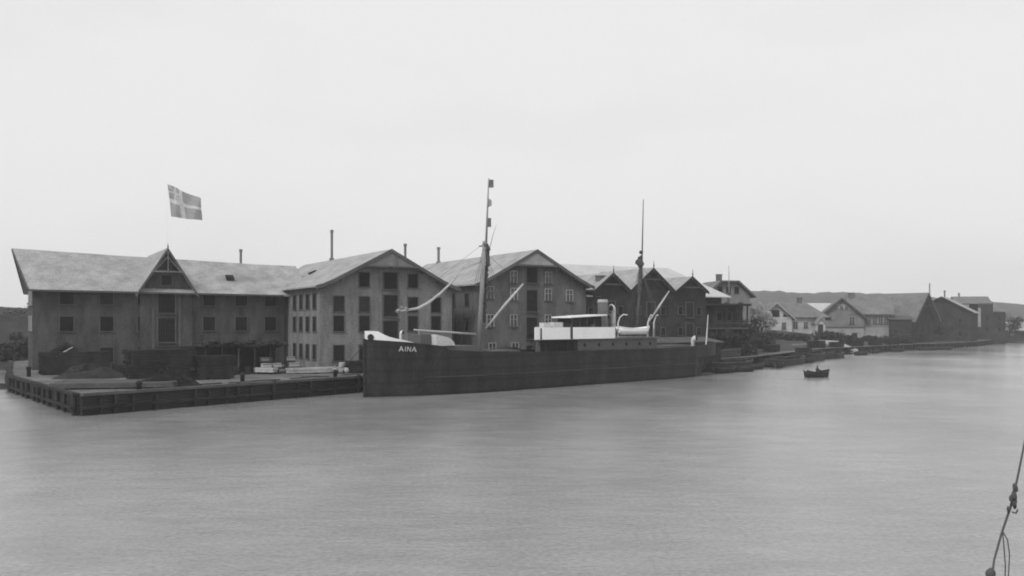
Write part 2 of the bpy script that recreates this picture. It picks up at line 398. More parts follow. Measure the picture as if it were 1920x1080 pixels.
for v in (2.2, 4.6, 7.2, 9.8):
    for z in (5.37, 8.4): window(a, 0, v, z, 1.1, 1.75, 'side', 'sash')
uc = LA - 15.2
gable(a, uc - 3.05, uc + 3.05, -.3, D_, -.5, 9.62, 14.45, 'y', ov=.55, og=1.0, ogb=1.2, mw='wallA', mr='roof', names=('gable_wall', 'gable_roof', 'bargeboard'))
for z0, z1 in ((6.7, 9.4), (3.1, 6.05), (-.4, 2.5)): door(a, uc, -.3, z0, z1, 1.95)
window(a, uc, -.3, 10.75, 1.2, 1.2)
for s_ in (-1, 1): MB().box(uc + s_ * 1.55 - .13, uc + s_ * 1.55 + .13, -.4, -.304, -.4, 9.5).build('pilaster', M['trim'], a)
tr = MB(); tr.beam((uc - 1.9, -1.34, 11.75), (uc + 1.9, -1.34, 11.75), .12, .2).beam((uc - 2.35, -1.2, 10.75), (uc, -1.2, 13.6), .1, .16).beam((uc + 2.35, -1.2, 10.75), (uc, -1.2, 13.6), .1, .16).beam((uc, -1.43, 11.8), (uc, -1.43, 14.1), .1, .14)
tr.build('gable_truss', M['truss'], a)
finial(a, uc, -1.3, 14.6, .6)
chimney(a, LA - 4.3, 7.7, 12.6, 15.55, .17, m='stack')
MB().add([(LA - 7.5, 1.9, 11.0), (LA - 6.5, 1.9, 11.0), (LA - 6.5, 2.7, 11.62), (LA - 7.5, 2.7, 11.62), (LA - 7.5, 1.9, 11.35), (LA - 6.5, 1.9, 11.35), (LA - 6.5, 2.7, 11.75), (LA - 7.5, 2.7, 11.75)],
         [(3, 2, 1, 0), (4, 5, 6, 7), (0, 1, 5, 4), (1, 2, 6, 5), (2, 3, 7, 6), (3, 0, 4, 7)]).build('roof_hatch', M['dark'], a)
MB().tube([(LA - .5, -.15, 8.9), (LA - .5, -.15, 0)], .09).build('downpipe', M['dark'], a)

# ---- warehouse B and C: gable-fronted
def gable_warehouse(t, wd, dp, ze, zr, mw, cx, kick):
    gable(t, 0, wd, 0, dp, -.5, ze, zr, 'y', ov=.8, og=1.0, ogb=.6, mw=mw, kick=kick)
    sl = (zr - ze) / (wd / 2)
    # boarded panel that closes the top of the verge
    hh = 1.75; hw = hh / sl
    MB().prism([(wd / 2 - hw, zr - hh - .1), (wd / 2 + hw, zr - hh - .1), (wd / 2, zr - .1)], -.95, -.85).build('gable_panel', M['trimL'] if cx else M['wallB'], t)
    MB().box(wd / 2 - hw - .2, wd / 2 + hw + .2, -1.06, -.96, zr - hh - .32, zr - hh - .12).build('collar_beam', M['trim'], t)
    bm_ = MB()
    for k in (-1, 1):
        for q in (.25, .5, .75, .98):
            x = wd / 2 + k * wd / 2 * q; z = zr - sl * wd / 2 * q - .25
            bm_.beam((x, -.95, z), (x, -.01, z), .14, .18)
    bm_.build('purlin_ends', M['trim'], t)['kind'] = 'stuff'
b = thing('gabled_warehouse', 'pale grey boarded warehouse with shuttered windows and central loading doors, behind the ship bow', 'warehouse', W(0, 0), TH, 'large gable-fronted warehouses')
WB = 17.5
gable_warehouse(b, WB, 34, 9.76, 14.35, 'wallB', 0, .35)
for u in (2.31, 5.56, 12.0, 15.18):
    for z in (7.75, 4.4 + 1.0, 1.85): window(b, u, 0, z, 1.3, 1.85)
for u in (5.56, 12.0): window(b, u, 0, 10.75, 1.3, 1.7)
for z0, z1, w_ in ((9.65, 11.7, 1.75), (6.25, 8.9, 1.8), (2.9, 5.7, 1.9), (-.4, 2.2, 2.2)): door(b, 9.0, 0, z0, z1, w_)
MB().box(7.6, 7.85, -.08, -.003, -.4, 12.2).box(10.15, 10.4, -.08, -.003, -.4, 12.2).build('pilaster', M['wallB'], b)
for v in (2.0, 4.75, 7.45, 10.2):
    for z in (8.1, 5.35, 1.95): window(b, 0, v, z, 1.25, 1.75, 'side')
MB().beam((9.0, -1.9, 12.35), (9.0, 0, 12.35), .2, .26).build('hoist_beam', M['trim'], b)
chimney(b, 8.76, 21.5, 14.3, 18.9, .19, m='stack'); chimney(b, 14.2, 7.5, 11.6, 16.1, .17, m='stack')
sl_ = (14.35 - 9.76) / 8.75
def skylight(t, x, y, z, s_):
    MB().add([(x - .9, y, z - .9 * s_ + .28), (x, y, z + .28), (x, y + .8, z + .28), (x - .9, y + .8, z - .9 * s_ + .28), (x - .9, y, z - .9 * s_ + .5), (x, y, z + .42), (x, y + .8, z + .42), (x - .9, y + .8, z - .9 * s_ + .5)],
             [(3, 2, 1, 0), (4, 5, 6, 7), (0, 1, 5, 4), (1, 2, 6, 5), (2, 3, 7, 6), (3, 0, 4, 7)]).build('skylight', M['dark'], t)
skylight(b, 5.0, 17.0, 9.76 + 5.0 * sl_, sl_)
MB().tube([(WB + .12, -.1, 9.4), (WB + .12, -.1, 0)], .09).build('downpipe', M['dark'], b)

c = thing('gabled_warehouse', 'brown boarded warehouse with pale-framed casement windows, between grey warehouse and the small dark gables', 'warehouse', W(21.2, 0), TH, 'large gable-fronted warehouses')
WC = 17.2
gable_warehouse(c, WC, 34, 10.5, 15.15, 'wallC', 1, .3)
for u, z in ((26.65, 11.6), (32.15, 11.6), (23.1, 9.45), (26.7, 9.3), (32.1, 9.3), (35.6, 9.2), (23.1, 5.75), (26.65, 5.75), (32.1, 5.75), (35.6, 5.75), (23.4, 2.0), (26.9, 2.0), (32.4, 2.0), (35.6, 2.0)):
    window(c, u - 21.2, 0, z, .95, 1.55, kind='sash')
for z0, z1 in ((10.9, 12.9), (7.0, 9.9), (3.3, 6.2), (-.4, 2.4)): door(c, 8.3, 0, z0, z1, 1.7)
for v in (3, 7, 11):
    for z in (8.6, 5.3): window(c, 0, v, z, 1.1, 1.6, 'side')
chimney(c, 8.6, 30.0, 15.0, 17.9, .22, m='stack')
# low link with a pale lean-to roof
l = thing('lean_to', 'narrow lean-to with a pale sloping roof, wedged between brown warehouse and first small gable', 'shed', W(38.7, .4), TH)
MB().box(0, 1.7, 0, 7, -.5, 9.1).build('wall', M['wallG'], l)
MB().add([(-.1, -.4, 9.15), (2.4, -.4, 9.15), (2.4, 5.5, 9.9), (-.1, 5.5, 9.9), (-.1, -.4, 9.3), (2.4, -.4, 9.3), (2.4, 5.5, 10.05), (-.1, 5.5, 10.05)],
         [(3, 2, 1, 0), (4, 5, 6, 7), (0, 1, 5, 4), (1, 2, 6, 5), (2, 3, 7, 6), (3, 0, 4, 7)]).build('roof', M['roofL'], l)
window(l, .85, 0, 7.0, .9, 1.2)

# ---- three small dark gables
for (uc_, hw, zp, zv, lab, nw) in ((42.66, 3.1, 14.1, 11.2, 'small tarred storehouse beside the lean-to, leftmost of three steep dark gables', 1),
                               (49.9, 4.15, 15.0, 11.2, 'tallest of three steep dark gabled storehouses, behind the aft mast', 2),
                               (57.3, 3.25, 13.95, 11.2, 'small dark gabled storehouse, rightmost of three, beside the pale hipped roof', 2)):
    g = thing('gabled_storehouse', lab, 'storehouse', W(uc_ - hw, 0), TH, 'row of three steep dark gables')
    gable(g, 0, 2 * hw - .03, 0, 12.5, -.5, zv - GZ + .3, zp - GZ - .2, 'y', ov=.02, og=.7, ogb=.2, kick=.0, mw='wallG', mr='roof', barge='dark')
    finial(g, hw, -.72, zp - GZ, 1.05)
    z = zp - GZ - 3.0
    MB().box(hw - 1.6, hw + 1.6, -.62, -.52, zp - GZ - 1.75, zp - GZ - 1.55).build('collar_beam', M['trim'], g)
    for zz in (7.4, 4.3): door(g, hw, 0, zz - 1.1, zz + 1.1, 1.4, 'dark')
    for q in (-.55, .55):
        for zz in (7.3, 4.2): window(g, hw + q * hw, 0, zz, .8, 1.1, kind='shutter')
    if nw == 1: chimney(g, 2.0, 1.0, 9.8, 12.1, .5, False)

# ---- long hipped building behind the gables
d = thing('hipped_warehouse', 'long building with a pale hipped slate roof rising behind the small dark gables', 'warehouse', W(44.2, 13.6), TH)
LD, DD, zd, zrd = 32.2, 13.0, 9.8, 15.15
MB().box(0, LD, 0, DD, -.5, zd).build('wall', M['wallG'], d)
def hip(t, L, D, ze, zr, ov, hl, hr, m, name='roof', th=.15):
    p = [(-ov, -ov, ze), (L + ov, -ov, ze), (L + ov, D + ov, ze), (-ov, D + ov, ze), (hl - (ov if hl == 0 else 0), D / 2, zr), (L - hr, D / 2, zr)]
    q = [(x, y, z - th) for x, y, z in p[:4]]
    return MB().add(p + q, [(0, 1, 5, 4), (1, 2, 5), (2, 3, 4, 5), (3, 0, 4), (0, 6, 7, 1), (1, 7, 8, 2), (2, 8, 9, 3), (3, 9, 6, 0), (9, 8, 7, 6)]).build(name, M[m], t)
hip(d, LD, DD, zd + .18, zrd, 1.2, 0, 6.5, 'roofL')
for x in (16.8, 19.5, 22.3, 25.0, 27.8, 30.4):
    for z in (7.9, 4.6): window(d, x, 0, z, .95, 1.2, kind='sash')

# ---- flag on the left gable: thin white staff, then the flag as a thing of its own
fx, fy = W(-15.2, VA - .9)[:2]
o = thing('flagpole', 'thin white flag staff rising from the left gable peak', 'flagpole', (fx, fy, 15.9))
MB().tube([(0, 0, -.4), (0.05, 0, 4.2), (-.02, 0, 8.6)], [.02, .015, .01], 8).build('staff', M['palepole'], o)
def flag_mesh():
    HZ, n, m_ = 4.05, 28, 16
    tl, bl, tr_, br = Vector((0, 0, 8.1)), Vector((.36, 0, 4.12)), Vector((3.72, 1.4, 6.45)), Vector((3.78, 1.4, 3.78))
    pts = [[None] * (m_ + 1) for _ in range(n + 1)]
    for i in range(n + 1):
        s_ = i / n
        for j in range(m_ + 1):
            r = j / m_
            p = tl.lerp(tr_, s_).lerp(bl.lerp(br, s_), r)
            p = p + Vector((.10 * math.sin(s_ * 9 + r * 2), .38 * math.sin(s_ * 11 + r * 3) * s_ ** .4, .07 * math.sin(s_ * 7 + 1) * s_))
            pts[i][j] = p
    return pts, n, m_
o = thing('flag', 'large grey flag with a pale cross flying above the left gable', 'flag', (fx, fy, 15.9))
pts, n, m_ = flag_mesh()
sets = {'field': ([], 'flag'), 'cross': ([], 'flagx'), 'canton': ([], 'flagw')}
for i in range(n):
    for j in range(m_):
        x, y = (i + .5) / n, (j + .5) / m_
        if .34 < x < .45 or .42 < y < .58: k = 'cross'
        elif x < .34 and y < .42:
            X, Y = x / .34, y / .42
            k = 'canton' if (abs(X - .5) < .12 or abs(Y - .5) < .12 or abs(X - Y) < .09) and not (abs(X - .5) > .3 and abs(X + Y - 1) < .1) else 'field'
        else: k = 'field'
        sets[k][0].append((i, j))
for k, (cells, mm) in sets.items():
    mb = MB(); ids = {}
    for i, j in cells:
        q = []
        for a_, b_ in ((i, j), (i + 1, j), (i + 1, j + 1), (i, j + 1)):
            if (a_, b_) not in ids: ids[a_, b_] = len(mb.v); mb.v.append(tuple(pts[a_][b_]))
            q.append(ids[a_, b_])
        mb.f.append(tuple(q))
    mb.build(k, M[mm], o, smooth=True)

# ------------------------------------------------------------------ the steamship (local x = aft, y = starboard side away from the camera)
TS = R(44.4); SX, SY = -13.8, 85.0
def SW(t, w_, z=0): return (SX + t * math.cos(TS) - w_ * math.sin(TS), SY + t * math.sin(TS) + w_ * math.cos(TS), z)
ship = thing('steamship', 'black-hulled coastal steamship with white bridge moored along the wharf, bow to the left', 'steamship', (SX, SY, 0), TS)
def hb(t):
    if t < 14: return 3.75 * (1 - (1 - t / 14) ** 2.6)
    if t > 44: return 3.75 * math.sqrt(max(0, 1 - ((t - 44) / 13.6) ** 2.4))
    return 3.75
def lerp_tab(tab, t):
    for (a_, x), (b_, y) in zip(tab, tab[1:]):
        if t <= b_: return x + (y - x) * (t - a_) / (b_ - a_)
    return tab[-1][1]
SHEER = [(0, 5.45), (3.5, 5.15), (7.2, 4.72), (7.6, 4.34), (11, 4.15), (19, 3.92), (41, 3.85), (49, 4.0), (57.6, 4.4)]
def zt(t): return lerp_tab(SHEER, t)
ts = [0.02, .3, .7, 1.2, 1.8, 2.5, 3.3, 4.2, 5.2, 6.2, 7.2, 7.6, 9, 10.5, 12, 14, 17, 20, 24, 28, 32, 36, 40, 44, 46.5, 49, 51, 52.5, 54, 55.3, 56.4, 57.1, 57.5]
def section(t):
    B = hb(t); Z = zt(t); k = 1 if t < 48.5 else max(0, 1 - (t - 48.5) / 7.5)
    fl = .82 + .18 * min(1, t / 12)
    return [(B, Z), (B * (.5 + .5 * fl), Z * .62), (B * fl * (1 if t < 44 else .35 + .65 * k ** .6), Z * .3 if t < 49 else Z * .34), (B * fl * (.98 if t < 44 else k ** .7), .25 if t < 52 else .25 + (t - 52) * .22), (B * .9 * k, -1.2 if t < 52 else -1.2 + (t - 52) * .45)]
hm = MB(); secs = [section(t) for t in ts]; m5 = 5
for sgn in (-1, 1):
    base = len(hm.v)
    for t, sec in zip(ts, secs): hm.v += [(t, sgn * y, z) for y, z in sec] + [(t, sgn * max(0, sec[0][0] - .12), sec[0][1]), (t, sgn * max(0, sec[0][0] - .14), sec[0][1] - .75)]
    for i in range(len(ts) - 1):
        for j in range(4): p = base + i * 7 + j; hm.f.append((p, p + 1, p + 8, p + 7))
        p = base + i * 7; hm.f.append((p, p + 7, p + 12, p + 5)); hm.f.append((p + 5, p + 12, p + 13, p + 6))
k_ = len(ts) * 7
for e in (0, (len(ts) - 1) * 7):
    for j in range(4): hm.f.append((e + j, e + j + 1, e + k_ + j + 1, e + k_ + j))
hm.build('hull', M['hull'], ship)
dk = MB()
for t in ts: y = max(.01, hb(t) - .14); z = zt(t) - .7; dk.v += [(t, -y, z), (t, y, z)]
dk.f = [(2 * i, 2 * i + 1, 2 * i + 3, 2 * i + 2) for i in range(len(ts) - 1)]
dk.build('deck', M['deck'], ship)
rb = MB()
rt = [t for t in ts if 4.5 < t < 50]
for sgn in (-1, 1): rb.tube([(t, sgn * (section(t)[2][0] + (section(t)[1][0] - section(t)[2][0]) * .3 + .03), 1.75) for t in rt], .06, 6)
rb.build('rubbing_strake', M['hullband'], ship)
MB().tube([(-.03, 0, -.6), (-.05, 0, 3), (-.06, 0, 5.5)], .13, 8).build('stem', M['hull'], ship)
# white bow bulwark
bwk = MB(); bt = [0.0, .3, .6, 1.0, 1.4, 1.9, 2.5, 3.3, 4.0]; hz = [.78, .8, .82, .82, .6, .38, .26, .16, .03]
for sgn in (-1, 1):
    base = len(bwk.v)
    for t, h_ in zip(bt, hz):
        B = hb(t) * 1.02 + .03; bwk.v += [(t, sgn * B, zt(t) + .003), (t - .03, sgn * (B + .05), zt(t) + h_), (t, sgn * max(0, B - .08), zt(t) + h_), (t, sgn * max(0, B - .1), zt(t) + .003)]
    for i in range(len(bt) - 1):
        for j in range(4): p = base + i * 4; bwk.f.append((p + j, p + (j + 1) % 4, p + 4 + (j + 1) % 4, p + 4 + j))
bwk.build('bow_bulwark', M['white'], ship)
MB().lathe(0, 0, [(.3, 0), (.3, .08), (.2, .1)], 16).build('hawse_hole', M['dark'], ship)
hh = bpy.data.objects['hawse_hole']
tp = .42; slope = math.atan2(hb(.6) - hb(.25), .35)
hh.location = (tp, -(hb(tp) * 1.02 + .05), zt(tp) + .22); hh.rotation_euler = (R(90), 0, -slope); 
# ship's name
def letters(word, h_, parent):
    st = {'A': [((0, 0), (.42, 1)), ((.42, 1), (.84, 0)), ((.18, .36), (.66, .36))], 'I': [((.15, 0), (.15, 1))], 'N': [((0, 0), (0, 1)), ((0, 1), (.7, 0)), ((.7, 0), (.7, 1))]}
    adv = {'A': 1.12, 'I': .55, 'N': 1.0}; x = 0; mb = MB()
    for ch in word:
        for p, q in st[ch]: mb.beam(((x + p[0]) * h_, 0, p[1] * h_), ((x + q[0]) * h_, 0, q[1] * h_), .05, .09)
        x += adv[ch]
    return mb.build('name_lettering', M['pale_letter'], parent), x * h_
lt, wd_ = letters('AINA', .47, ship)
t0_ = 2.75; a_ = math.atan2(hb(t0_ + 1.6) - hb(t0_), 1.6)
lt.location = (t0_, -(hb(t0_) + .03), 4.3); lt.rotation_euler = (R(0), R(2.5), -a_)
# bridge deck, white dodgers, wheelhouse
MB().prism([(19.1, -3.62), (41.2, -3.62), (41.2, 3.62), (26.7, 3.62)], 5.12, 5.3, 'z').build('bridge_deck', M['deck'], ship)
for x0, x1, sgn in ((19.1, 19.85, -1), (20.3, 24.65, -1), (25.2, 32.4, -1), (26.8, 32.4, 1)): MB().box(x0, x1, sgn * 3.66 - .05, sgn * 3.66 + .05, 5.2, 6.5).build('dodger', M['white'], ship)
MB().box(26.2, 41.0, -3.3, 3.3, 3.2, 5.115).build('deckhouse', M['house'], ship)
for x in (27.5, 30, 32.5, 35, 37.5, 39.6):
    q = MB().lathe(0, 0, [(.2, 0), (.2, .05), (.13, .06)], 12).build('porthole', M['dark'], ship); q.location = (x, -3.305, 4.5); q.rotation_euler = (R(90), 0, 0)
ps = MB()
for x in (19.3, 21, 22.7, 24.4, 26): ps.tube([(x, -3.5, 3.0), (x, -3.5, 5.12)], .06, 6)
ps.build('stanchions', M['dark'], ship)['kind'] = 'stuff'
MB().prism([(21.0, -2.8), (26.15, -2.8), (26.15, 2.0), (25.8, 2.0)], 3.2, 5.115, 'z').build('store_room', M['dark'], ship)
MB().prism([(26.3, 5.305), (31.5, 5.305), (31.5, 7.78), (26.3, 7.54)], -2.4, -.3).build('wheelhouse', M['dark'], ship)
wf = MB()
for x in (26.3, 27.6, 28.9, 30.2, 31.42): wf.box(x, x + .08, -2.46, -2.405, 5.35, 7.5)
wf.build('window_post', M['house'], ship)
MB().box(29.5, 30.1, -2.65, -2.47, 6.3, 6.85).build('chart_locker', M['house'], ship)
MB().prism([(25.7, 7.53), (32.0, 7.82), (32.0, 7.97), (25.7, 7.68)], -2.85, .1).build('wheelhouse_roof', M['white'], ship)
MB().box(20.9, 22.0, -3.3, -2.6, 6.4, 7.0).build('locker', M['cream'], ship)
MB().box(22.4, 23.9, -3.3, -2.6, 6.4, 7.05).build('locker', M['cream'], ship)
MB().box(20.6, 24.1, -3.4, -2.5, 5.305, 6.395).build('locker_stand', M['house'], ship)
fn = MB().lathe(34.6, 0, [(.62, 5.305), (.62, 9.4), (.68, 9.42), (.68, 9.55), (.6, 9.56), (.58, 9.8)], 20).build('funnel', M['funnel'], ship, True)
MB().lathe(34.6, 0, [(.5, 9.7), (.5, 9.83)], 16).build('funnel_mouth', M['dark'], fn)
def cowl(x, y, z0, z1, r, parent, m='cream', ang=0):
    mb = MB(); c_, s_ = math.cos(ang), math.sin(ang); pts = [(x, y, z0), (x, y, z1 - r * 2)]; rs = [r, r]
    for k in range(1, 6):
        a2 = R(18 * k); q = r * 1.6; pts.append((x + c_ * q * (1 - math.cos(a2)), y + s_ * q * (1 - math.cos(a2)), z1 - r * 2 + q * math.sin(a2))); rs.append(r * (1 + .14 * k))
    mb.tube(pts, rs, 12); o = mb.build('ventilator', M[m], parent, True)
    e = Vector(pts[-1]); MB().blob((e.x + c_ * .03, e.y + s_ * .03, e.z), r * 1.35, (.25 + .75 * abs(s_), .25 + .75 * abs(c_), 1), 1, 0).build('cowl_mouth', M['dark'], o, True)
    return o
cowl(36.4, -.2, 5.305, 8.9, .28, ship, ang=R(180)); cowl(37.4, 1.2, 5.305, 7.9, .24, ship, 'house', R(180))
cowl(3.99, -.3, 4.3, 6.1, .13, ship, 'white', R(-70)); cowl(52.3, -.8, 3.3, 5.0, .24, ship, 'cream', R(-60))
for x in (33.2, 38.9, 40.1):
    MB().tube([(x, -3.45, 5.3), (x, -3.5, 7.0), (x + .05, -3.7, 7.6), (x + (-.2 if x > 34 else .2), -4.1, 7.95), (x + (-.5 if x > 34 else .5), -4.5, 7.9)], [.1, .09, .08, .07, .06], 8).build('davit', M['cream'], ship)
rl = MB()
for sgn in (-1, 1):
    for z in (5.75, 6.2): rl.tube([(32.6, sgn * 3.55, z), (41.1, sgn * 3.55, z)], .025, 5)
    for x in range(33, 42): rl.tube([(x, sgn * 3.55, 5.3), (x, sgn * 3.55, 6.22)], .025, 5)
rl.build('railing', M['dark'], ship)
# masts
def mast(x0, z0, x1, z1, xt, zt_, r, m, top=True):
    mb = MB(); mb.tube([(x0, 0, z0), (x1, 0, z1)], [r, r * .72], 12)
    mb.tube([(x1 + .18, 0, z1 - 1.3), (xt, 0, zt_)], [r * .5, r * .22], 10)
    return mb.build('mast', M[m], ship, True)
fm_ = mast(14.38, 3.2, 15.25, 15.6, 15.86, 22.3, .28, 'mastm')
MB().beam((15.15, -.7, 15.1), (15.15, .7, 15.1), .12, .12).beam((14.7, -.5, 15.2), (15.9, .5, 15.5), .1, .14).build('crosstree', M['mastd'], fm_)
sm = MB(); rr = random.Random(3)
for k in range(26):
    z = 7.2 + k * .32; x = 14.75 + (z - 4) * .07; sm.blob((x + .22, rr.uniform(-.1, .1), z), .22 + .1 * (k > 12) * (k < 25), (.8, .8, 1.1), 0, .3, rr)
sm.build('furled_sail', M['mastd'], fm_)
MB().tube([(15.7, 0, 14.0), (16.5, 0, 16.4), (17.0, 0, 17.5)], [.07, .04, .02], 6).build('gaff', M['spar'], fm_)
am = mast(41.1, 3.8, 42.05, 13.9, 42.6, 22.6, .22, 'mastd')
MB().beam((41.95, -.6, 14.4), (41.95, .6, 14.4), .12, .12).blob((41.9, 0, 14.5), .5, (1, 1, 1.2), 1, .3).blob((42.0, 0, 15.1), .3, (1, 1, 1.2), 1, .3).blob((42.15, 0, 15.9), .26, (1, 1, 1), 1, .2).build('crosstree', M['mastd'], am)
sm = MB()
for k in range(13): z = 10.9 + k * .3; sm.blob((41.68 + (z - 10.9) * .07 + .1, 0, z), .34 - .012 * k, (1, 1, 1.1), 0, .25, rr)
sm.build('furled_sail', M['mastd'], am)
rg = MB()
for sgn in (-1, 1):
    for k in range(3): rg.tube([(15.2, 0, 15.3), (14.9 + k * .9, sgn * 3.6, 4.2)], .02, 5)
rg.tube([(15.2, 0, 15.4), (.3, 0, 6.1)], .013, 5).tube([(15.1, 0, 13.5), (11.8, 0, 12.4)], .018, 5).tube([(15.2, 0, 14.5), (20.8, 0, 11.2)], .018, 5)
rg.build('shrouds', M['rope'], fm_)
rg = MB()
for sgn in (-1, 1):
    for k in range(3): rg.tube([(41.9, 0, 14.2), (42 + k * .9, sgn * 3.5, 4.0)], .02, 5)
rg.tube([(42.0, 0, 14.2), (57.1, 0, 4.6)], .02, 5).tube([(41.9, 0, 13.8), (47.9, 0, 11.1)], .018, 5)
rg.build('shrouds', M['rope'], am)
# derrick booms
db = MB().tube([(3.9, 0, 8.1), (4.9, 0, 8.22), (6.3, 0, 8.4), (7.6, 0, 8.95), (9.2, 0, 9.95), (10.8, 0, 11.2), (12.2, 0, 12.75)], [.07, .11, .15, .15, .13, .1, .05], 10).build('derrick_boom', M['spar'], ship, True)
MB().blob((3.9, 0, 8.15), .22, (1, 1, .8), 1, .35).blob((4.35, .05, 8.5), .16, (1, 1, 1), 1, .35).blob((4.9, 0, 8.35), .2, (1.2, 1, .9), 1, .3).build('tackle_block', M['trimL'], db)
MB().tube([(15.45, 0, 6.4), (18.2, 0, 8.9), (21.0, 0, 11.25)], [.1, .15, .09], 10).build('derrick_boom', M['spar'], ship, True)
MB().tube([(43.6, 0, 7.0), (45.9, 0, 9.1), (48.1, 0, 11.15)], [.1, .14, .08], 10).build('derrick_boom', M['spar'], ship, True)
MB().tube([(43.6, 0, 3.2), (43.6, 0, 7.3)], [.2, .16], 10).build('derrick_post', M['mastd'], ship, True)
MB().tube([(5.6, -.3, 6.3), (13.9, -.1, 5.8)], [.09, .12], 8).build('stowed_boom', M['spar'], ship, True)
MB().box(5.7, 7.0, -1.2, .8, 4.1, 5.85).build('winch_housing', M['house'], ship)
MB().beam((5.75, -.9, 4.1), (5.75, -.9, 6.25), .09, .09).build('boom_crutch', M['trimL'], ship)
cv = MB(); n = 10
prof = [(7.1, 5.85), (7.5, 5.75), (8.3, 5.62), (8.9, 5.45), (9.35, 5.1), (9.55, 4.75)]
poly_ = [(7.1, 4.85)] + prof[:1] + prof[1:]
cv.prism([(7.15, 4.7)] + prof, -1.9, .6).build('hatch_canvas', M['cream'], ship)
MB().box(7.9, 12.8, -1.7, 1.7, 3.55, 4.69).build('hatch_coaming', M['house'], ship)
MB().box(15.6, 18.9, -1.7, 1.7, 3.2, 4.1).build('hatch_coaming', M['house'], ship)
MB().box(44.8, 50.5, -1.7, 1.7, 3.1, 4.1).build('hatch_coaming', M['house'], ship)
wn = MB().tube([(13.0, -.8, 4.0), (13.0, .8, 4.0)], .35, 12).box(12.8, 13.2, -1, -.82, 3.3, 4.4).box(12.8, 13.2, .82, 1, 3.3, 4.4).build('cargo_winch', M['dark'], ship)
MB().tube([(56.6, 0, 3.6), (57.15, 0, 8.1)], [.1, .06], 8).build('ensign_staff', M['cream'], ship)
for (z, hh_, ww, mm, lab) in ((21.75, .85, .5, 'penA', 'topmost small dark pennant on the foremast'), (19.7, 1.0, .42, 'penB', 'middle pale pennant on the foremast'), (17.6, .95, .5, 'penA', 'lowest dark pennant on the foremast just above the crosstrees')):
    xx = 15.25 + (z - 14.6) * .085 + .05
    f_ = MB(); n = 8
    for i in range(n + 1):
        s_ = i / n
        for r in (0, .5, 1): f_.v.append((s_ * ww, .1 * math.sin(s_ * 7 + r), -hh_ / 2 + hh_ * (r * (1 - .45 * s_ * (mm == 'penB')) + .22 * s_ * (mm == 'penB')) ))
    for i in range(n):
        for r in (0, 1): p = i * 3 + r; f_.f.append((p, p + 3, p + 4, p + 1))
    o = f_.build('pennant', M[mm], smooth=True); o.location = SW(xx, 0, z); o.rotation_euler = (0, 0, R(10)); tag(o, lab, 'pennant', 'pennants on the foremast', 'thing')

# boats -------------------------------------------------------------
def boat(name, label, cat, loc, rz, L, B, H, m='dark', mi='timberL', sheer=.25, group=None, thwarts=3, keel=.35):
    t = thing(name, label, cat, loc, rz, group)
    hl = MB(); N = 13; prof = 7
    for side_ in (0, 1):
        for i in range(N):
            s_ = i / (N - 1); x = -L / 2 + L * s_; b_ = B / 2 * max(.03, (math.sin(math.pi * min(1, .05 + s_ * .95)) ** .7)); top = H + sheer * (2 * s_ - 1) ** 2
            for j in range(prof):
                a2 = math.pi * j / (prof - 1); sc = 1 if side_ == 0 else .9
                y = -math.cos(a2) * b_ * sc; z = top - (top + keel) * (math.sin(a2) ** .7) * (1 if side_ == 0 else .86)
                hl.v.append((x * (1 if side_ == 0 else .97) * (1 - .22 * math.sin(a2) ** 1.6), y, z if 0 < j < prof - 1 else top))
    for side_ in (0, 1):
        o_ = side_ * N * prof
        for i in range(N - 1):
            for j in range(prof - 1): p = o_ + i * prof + j; hl.f.append((p, p + 1, p + prof + 1, p + prof))
    for i in range(N - 1):
        for j in (0, prof - 1): p = i * prof + j; hl.f.append((p, p + prof, p + prof + N * prof, p + N * prof))
    for i in (0, N - 1):
        for j in range(prof - 1): p = i * prof + j; hl.f.append((p, p + 1, p + 1 + N * prof, p + N * prof))
    hl.build('hull', M[m], t, True)
    for k in range(thwarts):
        x = L * (-.28 + .56 * k / max(1, thwarts - 1)); bb = B * .42
        MB().box(x - .12, x + .12, -bb, bb, H * .62, H * .62 + .05).build('thwart', M[mi], t)
    g_ = MB()
    for sgn in (-1, 1):
        g_.tube([(-L / 2 + L * i / (N - 1), sgn * B / 2 * max(.03, (math.sin(math.pi * min(1, .05 + i / (N - 1) * .95)) ** .7)), H + .02 + sheer * (2 * i / (N - 1) - 1) ** 2) for i in range(N)], .035, 6)
    g_.build('gunwale', M[mi], t)
    return t
lb = boat('lifeboat', 'white lifeboat hanging beside the steamship funnel deck', 'lifeboat', SW(36.0, -3.6, 5.75), TS, 6.2, 1.7, .55, 'white', 'white', .25, keel=.15)
rbo = boat('rowing_boat', 'small dark rowing boat with one rower, alone on open water', 'rowing boat', (39.2, 116.5, 0), R(28), 4.3, 2.1, .6, 'dark', 'timber', .36)
for s_ in (-1, 1):
    MB().tube([(-.2, s_ * .55, .62), (-.35, s_ * 1.9, .12)], [.03, .025], 6).build('oar', M['timberL'], rbo)
def person(name, label, loc, rz, J, E, rad, m='cloth'):
    me = bpy.data.meshes.new(name); me.from_pydata(J, E, []); o = bpy.data.objects.new(name, me); COL.objects.link(o)
    sk = o.modifiers.new('skin', 'SKIN'); o.modifiers.new('sub', 'SUBSURF').levels = 1; o.modifiers['sub'].render_levels = 1
    for i, v in enumerate(me.skin_vertices[0].data): v.radius = (rad[i], rad[i]); v.use_root = (i == 0)
    me.materials.append(M[m]); o.location = loc; o.rotation_euler = (0, 0, rz); tag(o, label, 'person', kind='thing'); return o
